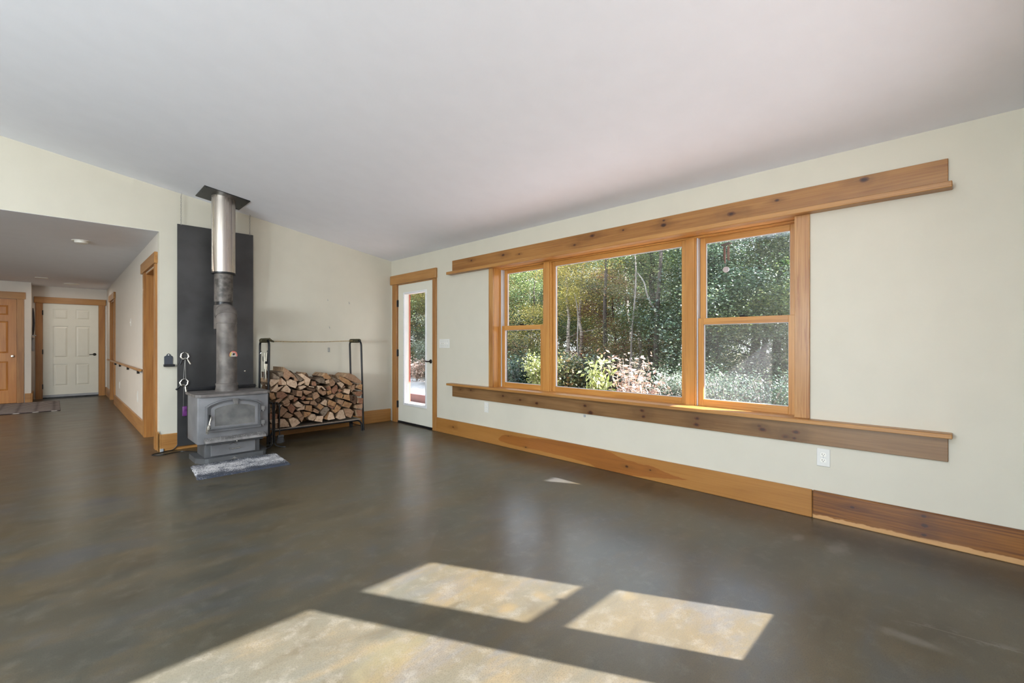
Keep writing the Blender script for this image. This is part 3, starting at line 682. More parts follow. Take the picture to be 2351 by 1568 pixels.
# little leftovers on the back wall
for (x, z, lab) in ((2.644, 1.768, 'topmost tiny wall hook above the log rack'), (2.95, 1.745, 'tiny wall hook nearest the glazed door'), (2.668, 1.391, 'tiny wall hook just above the rope of the log rack')):
    mk('wall_hook', MB().tube([(x, D, z + .02), (x, D - .008, z + .018), (x, D - .01, z), (x, D - .02, z - .005), (x, D - .02, z + .006)], .0025, 6), M['plasticgrey'], label=lab, cat='hook')
f = MB()
for a in ((2.651, 2.655, 1.062, 1.120), (2.669, 2.673, 1.062, 1.120), (2.651, 2.673, 1.116, 1.120), (2.651, 2.673, 1.062, 1.066)): f.box((a[0], D - .006, a[2]), (a[1], D, a[3]))
mk('wall_bracket', f, M['plasticgrey'], label='small rectangular metal bracket on the wall under the rope', cat='bracket')
# ------------------------------------------------------------------ heat shield board on the back wall, with chains
M['steel'] = plain('dark_sheet_steel', (.052, .051, .052, 1), .38, .4, var=.25, vscale=3, bumpy=.03, bscale=30)
M['chain'] = plain('grey_chain', (.28, .27, .25, 1), .45, .7)
hs = emp('heat_shield', 'tall black sheet-metal panel hung by two chains behind the stovepipe', 'heat shield', (1.334, 6.165, .04))
mk('sheet', MB().box((.956, 6.150, .04), (1.712, 6.158, 2.501), c=.001), M['steel'], hs)
for z in (.3, 1.3, 2.2): mk('spacer', MB().box((.99, 6.158, z), (1.68, 6.194, z + .03)), M['steel'], hs)
for x, z1 in ((.990, ceil_z(.99)), (1.673, ceil_z(1.673))):
    ch = MB(); z = 2.492; k = 0
    while z < z1 - .04:
        pts = []
        for q in range(10):
            a = 2 * math.pi * q / 10; u, v = .0052 * math.cos(a), .0135 * math.sin(a)
            pts.append((x + (u if k % 2 == 0 else 0), 6.147 + (u if k % 2 else 0), z + .0135 + v))
        ch.tube(pts, .0018, 5, closed=True); z += .0205; k += 1
    ch.tube([(x, 6.147, z), (x + .008, 6.147, z + .012), (x, 6.147, z + .024), (x, 6.147, z1 - .004)], .0025, 6)
    mk('chain', ch, M['chain'], hs, label='thin grey hanging chain')
mk('bolt_head', MB().lathe((1.62, 6.138, .845), [(0, 0), (.009, .002), (.011, .012)], 12, 'Y'), M['chrome'], hs)
hd = MB()
for x, z in ((1.05, .82), (1.10, .80), (1.16, .86), (1.03, .78), (1.20, .78), (1.13, .90)): hd.lathe((x, 6.147, z), [(0, 0), (.004, .001), (.004, .003)], 8, 'Y')
mk('rivets', hd, M['dkslot'], hs, kind='stuff')

# ------------------------------------------------------------------ wood stove
M['stove'] = plain('grey_stove_iron', (.185, .185, .195, 1), .52, .35, var=.16, vscale=5, bumpy=.08, bscale=220)
M['stove2'] = plain('worn_stove_iron', (.20, .19, .185, 1), .58, .3, var=.3, vscale=14, bumpy=.12, bscale=120)
M['stovedark'] = plain('dark_stove_iron', (.085, .087, .092, 1), .5, .35, var=.15)
def stoveglass():
    m, nt, b = newmat('sooty_stove_glass'); p = pos(nt)
    c = mix(nt, smap(nt, noise(nt, p, 7, 5, .1), .35, .7), (.10, .10, .10, 1), (.17, .165, .16, 1)); nt.links.new(c, b.inputs['Base Color'])
    b.inputs['Roughness'].default_value = .22; b.inputs['Coat Weight'].default_value = .6; b.inputs['Coat Roughness'].default_value = .08; return m
st = emp('wood_stove', 'grey cast-iron wood stove with an arched glass door on a pedestal base', 'wood stove', (1.27, 5.42, 0))
YF = 5.18
mk('body', MB().box((.960, YF, .203), (1.586, 5.63, .662), c=.012), M['stove'], st, smooth=True)
tp = MB().prism([(.945, 5.19), (.985, 5.155), (1.57, 5.155), (1.605, 5.19), (1.605, 5.64), (.945, 5.64)], 'Z', .660, .684)
mk('top_plate', tp, plain('rusty_stove_top', (.15, .135, .13, 1), .55, .3, var=.3, vscale=12, bumpy=.1, bscale=90), st)
mk('rear_shield', MB().box((.962, 5.66, .22), (1.60, 5.668, .722)).box((.962, 5.63, .700), (1.60, 5.668, .706)), M['blackmetal'], st)
mk('pedestal', MB().box((1.036, 5.27, .045), (1.53, 5.60, .205), c=.012), M['stovedark'], st, smooth=True)
bp = [(.972, 5.34), (1.03, 5.225), (1.06, 5.215), (1.545, 5.215), (1.57, 5.225), (1.615, 5.34), (1.615, 5.62), (.972, 5.62)]
mk('base', MB().prism(bp, 'Z', 0, .052), M['stovedark'], st)
# ash lip
mk('ash_lip', MB().prism([(YF, .262), (5.105, .244), (5.10, .222), (YF, .218)], 'X', 1.012, 1.54), M['stove2'], st, label='worn grey ash lip')
mk('skirt', MB().box((1.03, YF + .01, .185), (1.54, 5.24, .215), c=.003), M['stovedark'], st)
# arched door
def arch(x0, x1, zb, zs, zt, n=14):
    pts = [(x0, zb), (x1, zb)]
    for i in range(n + 1):
        t = i / n; x = x1 + (x0 - x1) * t; pts.append((x, zs + (zt - zs) * (1 - (2 * t - 1) ** 2) ** .8 if 0 < t < 1 else zs))
    return pts
def ring(o_, i_, y0, y1):
    n = len(o_); mb = MB()
    vs = [(x, y0, z) for x, z in o_] + [(x, y0, z) for x, z in i_] + [(x, y1, z) for x, z in o_] + [(x, y1, z) for x, z in i_]
    fs = []
    for i in range(n):
        j = (i + 1) % n
        fs += [(i, j, n + j, n + i), (2 * n + i, 2 * n + j, j, i), (n + i, n + j, 3 * n + j, 3 * n + i), (3 * n + i, 3 * n + j, 2 * n + j, 2 * n + i)]
    return mb.add(vs, fs)
dr = mk('door', ring(arch(1.022, 1.509, .322, .565, .632), arch(1.052, 1.487, .345, .553, .612), YF - .030, YF).prism(arch(1.05, 1.49, .343, .552, .61), 'Y', YF - .018, YF), M['stove'], st)
mk('door_frame', ring(arch(1.036, 1.500, .334, .560, .624), arch(1.046, 1.490, .342, .556, .616), YF - .037, YF - .028), M['stovedark'], dr)
mk('inner_rim', ring(arch(1.067, 1.479, .350, .545, .600), arch(1.098, 1.450, .372, .535, .572), YF - .026, YF - .016), M['stove'], dr)
mk('glass_pane', MB().prism(arch(1.098, 1.450, .372, .535, .572), 'Y', YF - .021, YF - .016), stoveglass(), dr, label='sooty arched glass')
mk('gasket', ring(arch(1.094, 1.454, .368, .537, .576), arch(1.099, 1.449, .373, .534, .571), YF - .025, YF - .020), M['chrome'], dr, label='bright thin edge round the glass')
ks = MB().prism([(1.243, .634), (1.299, .632), (1.288, .575), (1.260, .576)], 'Y', YF - .048, YF - .02)
for k in range(4):
    x = 1.256 + k * .0105; ks.prism([(x - .003 - (1.271 - x) * -.0, .630), (x + .003, .630), (x + .002, .579), (x - .002, .579)], 'Y', YF - .052, YF - .046)
mk('keystone', ks, M['stove2'], dr)
for z in (.49, .34):
    mk('hinge', MB().box((1.510, YF - .03, z), (1.545, YF, z + .042), c=.003).tube([(1.53, YF - .02, z - .012), (1.53, YF - .02, z + .004)], .009, 8), M['stove2'], dr)
hm = MB().box((1.043, YF - .045, .435), (1.060, YF - .02, .490), c=.002)
hd_ = mk('latch', hm, M['blackmetal'], dr)
hh = MB().tube([(1.066, YF - .04, .475), (1.055, YF - .07, .455), (1.040, YF - .08, .40)], .006, 8)
pts = []
for i in range(90):
    t = i / 89; a = t * 9 * 2 * math.pi; r_ = .012 * (.55 + .75 * math.sin(math.pi * min(1, t * .9 + .08)))
    pts.append((1.040 - .018 * t + r_ * math.cos(a), YF - .08 - .004 * t + r_ * math.sin(a), .40 - .085 * t))
hh.tube(pts, .0028, 5)
mk('handle', hh, M['chrome'], hd_, label='silver coil-grip handle', smooth=True)
# drawer
dw = mk('drawer', MB().box((1.088, 5.262, .060), (1.485, 5.272, .172), c=.002), M['stove'], st)
mk('drawer_handle', MB().tube([(1.243, 5.262, .122), (1.243, 5.24, .116), (1.34, 5.24, .116), (1.34, 5.262, .122)], .0035, 8), M['chrome'], dw, label='thin bright bail handle')
mk('air_knob', MB().lathe((1.291, 5.165, .200), [(0, 0), (.006, .001), (.006, .02)], 10, 'Y'), M['chrome'], st)
mk('air_lever', MB().tube([(1.245, 5.25, .158), (1.277, 5.235, .176), (1.318, 5.25, .150)], .0022, 6), M['chrome'], st)
np_ = MB().prism([(1.235, .004), (1.323, .004), (1.323, .018), (1.300, .022), (1.279, .040), (1.262, .024), (1.235, .018)], 'Y', 5.208, 5.216)
mk('nameplate', np_, M['chrome'], st, label='small silver mountain-shaped emblem')
sb = MB(); rn = random.Random(4)
for i in range(60):
    x, y = rn.uniform(1.02, 1.53), rn.uniform(5.108, 5.175); zz = .2445 + (y - 5.105) * .24; sb.box((x, y, zz - .002), (x + rn.uniform(.001, .006), y + rn.uniform(.001, .004), zz + .001))
mk('ash_flecks', sb, M['plastic'], st, kind='stuff')

# ------------------------------------------------------------------ stovepipe
M['pipe'] = plain('sooty_grey_pipe', (.135, .118, .108, 1), .58, .25, var=.35, vscale=9, bumpy=.06, bscale=90)
M['pipe2'] = plain('dark_speckled_pipe', (.10, .088, .08, 1), .5, .25, var=.5, vscale=22, bumpy=.06, bscale=150)
def brushed():
    m, nt, b = newmat('stainless_pipe'); p = pos(nt); mp = N(nt, 'ShaderNodeMapping'); nt.links.new(p, mp.inputs[0]); mp.inputs['Scale'].default_value = (34, 34, .8)
    f = noise(nt, mp.outputs[0], 1, 4, .5)
    nt.links.new(mix(nt, smap(nt, f, .35, .7), (.62, .56, .50, 1), (.40, .36, .34, 1)), b.inputs['Base Color']); b.inputs['Metallic'].default_value = 1
    nt.links.new(smap(nt, f, .3, .7, .22, .38), b.inputs['Roughness']); return m
pp = emp('stovepipe', 'stovepipe rising from the stove with an elbow and a stainless upper section', 'stovepipe', (1.30, 5.6, .684))
px, py_, R_ = 1.273, 5.47, .0925
low = MB().lathe((px, py_, 0), [(R_, .762), (R_, 1.385), (R_ + .003, 1.388), (R_ + .003, 1.396), (R_, 1.398)], 36)
mk('lower_pipe', low, M['pipe'], pp, smooth=True)
mk('collar', MB().lathe((px, py_, 0), [(.107, .684), (.103, .70), (.097, .735), (.101, .752), (.101, .762), (R_, .768)], 36), M['pipe'], pp, smooth=True)
ux, uy = 1.330, 5.85
dx, dy = ux - px, uy - py_; L_ = math.hypot(dx, dy); ex, ey = dx / L_, dy / L_
# elbow gores
def gore(th0, th1, r):
    mb = MB(); n = 36; rings = []
    for th in (th0, (th0 + th1) / 2, th1):
        c0 = (px + ex * RC * (1 - math.cos(th)), py_ + ey * RC * (1 - math.cos(th)), 1.398 + RC * math.sin(th))
        u_ = (ey, -ex, 0); w_ = (ex * math.cos(th), ey * math.cos(th), -math.sin(th))
        rings.append([(c0[0] + r * (math.cos(a) * u_[0] + math.sin(a) * w_[0]), c0[1] + r * (math.cos(a) * u_[1] + math.sin(a) * w_[1]), c0[2] + r * math.sin(a) * w_[2]) for a in [2 * math.pi * k / n for k in range(n)]])
    vs = sum(rings, []); fs = [(i * n + k, i * n + (k + 1) % n, (i + 1) * n + (k + 1) % n, (i + 1) * n + k) for i in range(2) for k in range(n)]
    return mb.add(vs, fs + [tuple(range(n)), tuple(range(2 * n, 3 * n))])
RC = .115
for i in range(3):
    a, c_ = i * math.pi / 6, (i + 1) * math.pi / 6
    mk('elbow_section', gore(a, c_, R_ + .002 + .0035 * (i % 2)), M['pipe'], pp, smooth=True)
zh = 1.398 + RC
mk('horizontal_pipe', MB().tube([(px + ex * RC, py_ + ey * RC, zh), (ux, uy, zh)], R_, 32), M['pipe'], pp, smooth=True)
mk('tee', MB().lathe((ux, uy, 0), [(.088, 1.335), (R_, 1.34), (R_, 1.60), (.088, 1.604)], 36), M['pipe'], pp, smooth=True)
mk('clean_out_cap', MB().lathe((ux, uy, 0), [(0, 1.278), (.090, 1.28), (.092, 1.335), (.088, 1.338)], 36), M['blackmetal'], pp, smooth=True)
mk('seam_band', MB().lathe((ux, uy, 0), [(.086, 1.600), (.0885, 1.602), (.0885, 1.640), (.086, 1.642)], 36), M['blackmetal'], pp, smooth=True)
mk('upper_pipe', MB().lathe((ux, uy, 0), [(.089, 1.638), (.0905, 1.64), (.0905, 1.952), (.089, 1.953)], 36), M['pipe2'], pp, smooth=True)
mk('pipe_rim', MB().lathe((ux, uy, 0), [(.1, 1.948), (.116, 1.95), (.117, 1.966), (.113, 1.968)], 40), M['blackmetal'], pp, smooth=True)
mk('insulated_pipe', MB().lathe((ux, uy, 0), [(.112, 1.964), (.1145, 1.966), (.1145, 2.82), (.112, 2.822)], 48), brushed(), pp, smooth=True, label='shiny stainless upper section')
mk('seam', MB().box((ux - .118, uy - .02, 1.99), (ux - .113, uy - .014, 2.78)), M['chrome'], pp)
fp = MB(); c4 = [(1.106, 5.622), (1.536, 5.622), (1.540, 6.08), (1.110, 6.08)]
fp.add([(x, y, ceil_z(x) - .008) for x, y in c4] + [(x, y, ceil_z(x) + .002) for x, y in c4], [(0, 3, 2, 1), (4, 5, 6, 7), (0, 1, 5, 4), (1, 2, 6, 5), (2, 3, 7, 6), (3, 0, 4, 7)])
mk('ceiling_plate', fp, M['blackmetal'], pp, label='square black ceiling plate')
for x, y in [(1.13, 5.65), (1.32, 5.65), (1.51, 5.65), (1.13, 6.05), (1.51, 6.05), (1.13, 5.85), (1.51, 5.85)]:
    mk('plate_screw', MB().lathe((x, y, ceil_z(x) - .012), [(0, 0), (.005, .001), (.005, .006)], 8), M['dkslot'], pp)
# thermometer
th = emp('pipe_thermometer', 'half-round magnetic thermometer with red and yellow rim on the stovepipe', 'thermometer', (1.306, 5.38, 1.04))
tn = (-.10 + .33, -1.0); 
def onp(u, v, w):   # frame tangent to the pipe, facing the room
    a = math.radians(-66); nx, ny = math.cos(a), math.sin(a); tx, ty = -ny, nx
    return (px + nx * (R_ + w) + tx * u, py_ + ny * (R_ + w) + ty * u, 1.056 + v)
def half(r0, r1, a0, a1, n=12):
    o_ = [(r1 * math.cos(a0 + (a1 - a0) * i / n), r1 * math.sin(a0 + (a1 - a0) * i / n)) for i in range(n + 1)]
    return o_ + ([(r0 * math.cos(a1 - (a1 - a0) * i / n), r0 * math.sin(a1 - (a1 - a0) * i / n)) for i in range(n + 1)] if r0 else [])
def pr3(poly, w0, w1):
    mb = MB().prism(poly, 'Y', w0, w1); mb.v = [onp(x, z, y) for x, y, z in mb.v]; return mb
full0, full1 = math.radians(-18), math.radians(198)
mk('backing', pr3(half(0, .046, full0, full1), .0, .004), plain('dark_red_enamel', (.25, .03, .02, 1), .4), th)
mk('dial', pr3(half(0, .043, full0, full1), .004, .006), M['plastic'], th)
mk('yellow_zone', pr3(half(.028, .043, math.radians(125), full1), .006, .0068), plain('yellow_enamel', (.7, .55, .15, 1), .4), th)
mk('red_zone', pr3(half(.028, .043, full0, math.radians(115)), .006, .0068), plain('red_enamel', (.65, .20, .16, 1), .4), th)
cp = [onp(.012 * (1 - i / 40) * math.cos(i * .6), .01 + .012 * (1 - i / 40) * math.sin(i * .6), .009) for i in range(38)]
mk('coil', MB().tube(cp, .0018, 5).tube([onp(-.012, 0, .009), onp(.012, .02, .009)], .002, 5), M['dkslot'], th)

# ash-dusted mat
def matmat():
    m, nt, b = newmat('ash_dusted_mat'); p = pos(nt)
    n1 = noise(nt, p, 7, 6, .2, .7); n2 = noise(nt, p, 90, 4, 0, .75)
    sep = N(nt, 'ShaderNodeSeparateXYZ'); nt.links.new(p, sep.inputs[0])
    band = smap(nt, math_(nt, 'ABSOLUTE', math_(nt, 'SUBTRACT', sep.outputs['Y'], 4.97)), .33, .06)
    f = math_(nt, 'ADD', math_(nt, 'MULTIPLY', band, .75), math_(nt, 'MULTIPLY', math_(nt, 'SUBTRACT', n1, .5), 2.0))
    f = math_(nt, 'ADD', f, math_(nt, 'MULTIPLY', math_(nt, 'SUBTRACT', n2, .5), 3.2))
    c = mix(nt, smap(nt, f, .25, 1.05), (.028, .034, .052, 1), (.60, .59, .60, 1)); nt.links.new(c, b.inputs['Base Color']); b.inputs['Roughness'].default_value = .95
    bump(nt, b, n2, .6, .006); return m
mt = MB()
nx_, ny_ = 44, 30
A_, B_, C_, D_ = (.866, 4.668), (1.628, 4.645), (1.675, 5.21), (.915, 5.232)
rn = random.Random(2)
vs = []
for j in range(ny_ + 1):
    for i in range(nx_ + 1):
        u, v = i / nx_, j / ny_
        x = (A_[0] * (1 - u) + B_[0] * u) * (1 - v) + (D_[0] * (1 - u) + C_[0] * u) * v; y = (A_[1] * (1 - u) + B_[1] * u) * (1 - v) + (D_[1] * (1 - u) + C_[1] * u) * v
        e = min(i, j, nx_ - i, ny_ - j) == 0
        vs.append((x + (rn.uniform(-.006, .006) if e else 0), y + (rn.uniform(-.006, .006) if e else 0), 0.0 if e else .010 + rn.uniform(0, .004)))
mt.add(vs, [(j * (nx_ + 1) + i, j * (nx_ + 1) + i + 1, (j + 1) * (nx_ + 1) + i + 1, (j + 1) * (nx_ + 1) + i) for j in range(ny_) for i in range(nx_)])
mk('hearth_mat', mt, matmat(), label='dark mat dusted with white ash in front of the stove', cat='mat', smooth=True)

# ------------------------------------------------------------------ log rack
RF, RB = 5.765, 6.10
lr = emp('log_rack', 'black tubular steel log rack holding split firewood beside the stove', 'log rack', (2.35, 5.93, 0))
def hoop(xb, xt):
    def P(y, z): return (xb + (xt - xb) * z / 1.22, y, z)
    r = .065; top = 1.215; pts = [P(RF, 0), P(RF, .6), P(RF, top - r)]
    for i in range(1, 7): a = i / 6 * math.pi / 2; pts.append(P(RF + r - r * math.cos(a), top - r + r * math.sin(a)))
    for i in range(0, 7): a = i / 6 * math.pi / 2; pts.append(P(RB - r + r * math.sin(a), top - r + r * math.cos(a)))
    pts += [P(RB, .6), P(RB, 0)]
    return pts
mk('end_hoop', MB().tube(hoop(1.757, 1.773), .0125, 12), M['blackmetal'], lr, smooth=True)
mk('end_hoop', MB().tube(hoop(2.953, 2.919), .0125, 12), M['blackmetal'], lr, smooth=True)
for y in (RF, RB):
    r = .07; pts = [(1.785, y, 0), (1.785, y, .15 - r)]
    for i in range(1, 7): a = i / 6 * math.pi / 2; pts.append((1.785 + r - r * math.cos(a), y, .145 - r + r * math.sin(a)))
    for i in range(0, 7): a = i / 6 * math.pi / 2; pts.append((2.925 - r + r * math.sin(a), y, .145 - r + r * math.cos(a)))
    pts.append((2.925, y, 0))
    mk('base_rail', MB().tube(pts, .0115, 12), M['blackmetal'], lr, smooth=True)
for x in (1.79, 2.92): mk('cross_bar', MB().tube([(x, RF, .065), (x, RB, .065)], .006, 8), M['blackmetal'], lr)
M['deck'] = wood('worn_grey_board', (.40, .33, .27, 1), (.24, .19, .15, 1), 'X')
mk('deck_board', MB().box((1.80, RF - .018, .155), (2.915, RB + .02, .163), c=.002), M['deck'], lr, label='worn pale shelf board')
for x, y, z in ((2.94, RF - .012, .035), (1.77, RF - .012, .035), (2.925, RF - .014, .63), (2.94, RB - .012, .05)): mk('bolt', MB().lathe((x, y, z), [(0, -.006), (.008, -.004), (.008, .004)], 8, 'Y'), M['blackmetal'], lr)
# rope between the hoops
rp = emp('rope', 'tan cord tied between the tops of the log rack hoops', 'rope', (2.35, 5.94, 1.205))
M['rope'] = plain('tan_rope', (.30, .21, .085, 1), .8, var=.3, vscale=60)
M['ropedk'] = plain('olive_rope', (.07, .06, .03, 1), .85, var=.4, vscale=60)
mk('span', MB().tube([(1.80, 5.90, 1.205), (2.1, 5.92, 1.199), (2.5, 5.94, 1.200), (2.90, 5.95, 1.215)], .0045, 8), M['rope'], rp, smooth=True)
for xh_, ya, yb in ((1.773, 5.79, 6.06), (2.919, 5.82, 6.08)):
    pts = []; n = 150
    for i in range(n):
        t = i / (n - 1); a = t * 7 * 2 * math.pi; pts.append((xh_ + .021 * math.cos(a), ya + (yb - ya) * t, 1.214 + .021 * math.sin(a)))
    mk('knot', MB().tube(pts, .0075, 6), M['ropedk'], rp, smooth=True, label='dark rope wrapping')
mk('knot_tail', MB().tube([(1.80, 5.86, 1.235), (1.83, 5.87, 1.21), (1.86, 5.88, 1.20)], [.014, .013, .009], 8), M['ropedk'], rp)
# tool hung in the left hoop
tg = emp('hanging_tool', 'silver-handled hearth tool with brown tip hung inside the left hoop of the log rack', 'tool', (1.78, 5.94, .64))
M['brown'] = plain('brown_bristle', (.085, .045, .02, 1), .9, var=.5, vscale=60, bumpy=.5, bscale=200)
mk('hook', MB().tube([(1.80, 5.93, 1.02), (1.80, 5.92, 1.07), (1.795, 5.90, 1.09), (1.79, 5.87, 1.08), (1.785, 5.86, 1.03), (1.785, 5.87, .96)], .005, 8), M['blackmetal'], tg, smooth=True)
for y_, x_ in ((5.95, 1.78), (5.905, 1.785)):
    mk('handle', MB().tube([(x_, y_, 1.07), (x_, y_, .95), (x_ - .002, y_ - .005, .87)], [.010, .013, .009], 10), M['chrome'], tg, smooth=True)
mk('clasp', MB().box((1.768, 5.865, .935), (1.80, 5.90, .965), c=.004).tube([(1.78, 6.02, 1.02), (1.78, 6.01, .97), (1.78, 5.96, .95), (1.78, 5.90, .95)], .004, 6), M['blackmetal'], tg)
mk('shaft', MB().tube([(1.782, 5.94, .93), (1.785, 5.93, .86), (1.785, 5.91, .66)], [.008, .009, .006], 10), M['chrome'], tg, smooth=True)
mk('leg', MB().tube([(1.782, 5.955, .90), (1.782, 5.975, .72), (1.785, 5.98, .66)], .006, 8), M['chrome'], tg)
mk('tip', MB().lathe((1.785, 5.94, 0), [(.018, .70), (.032, .68), (.045, .63), (.05, .58), (.03, .55)], 12), M['brown'], tg, label='rough brown tip')
for nm, y0, z in (('carabiner', 6.08, 1.065), ('carabiner', 5.78, 1.085)):
    q = [(1.772 + .012 * math.sin(a), y0 + .024 * math.cos(a), z + .02 * math.sin(a)) for a in [i * math.pi / 6 for i in range(12)]]
    mk('ring', MB().tube(q, .0035, 6, closed=True), M['chrome'], tg, label='small metal ring round the hoop')

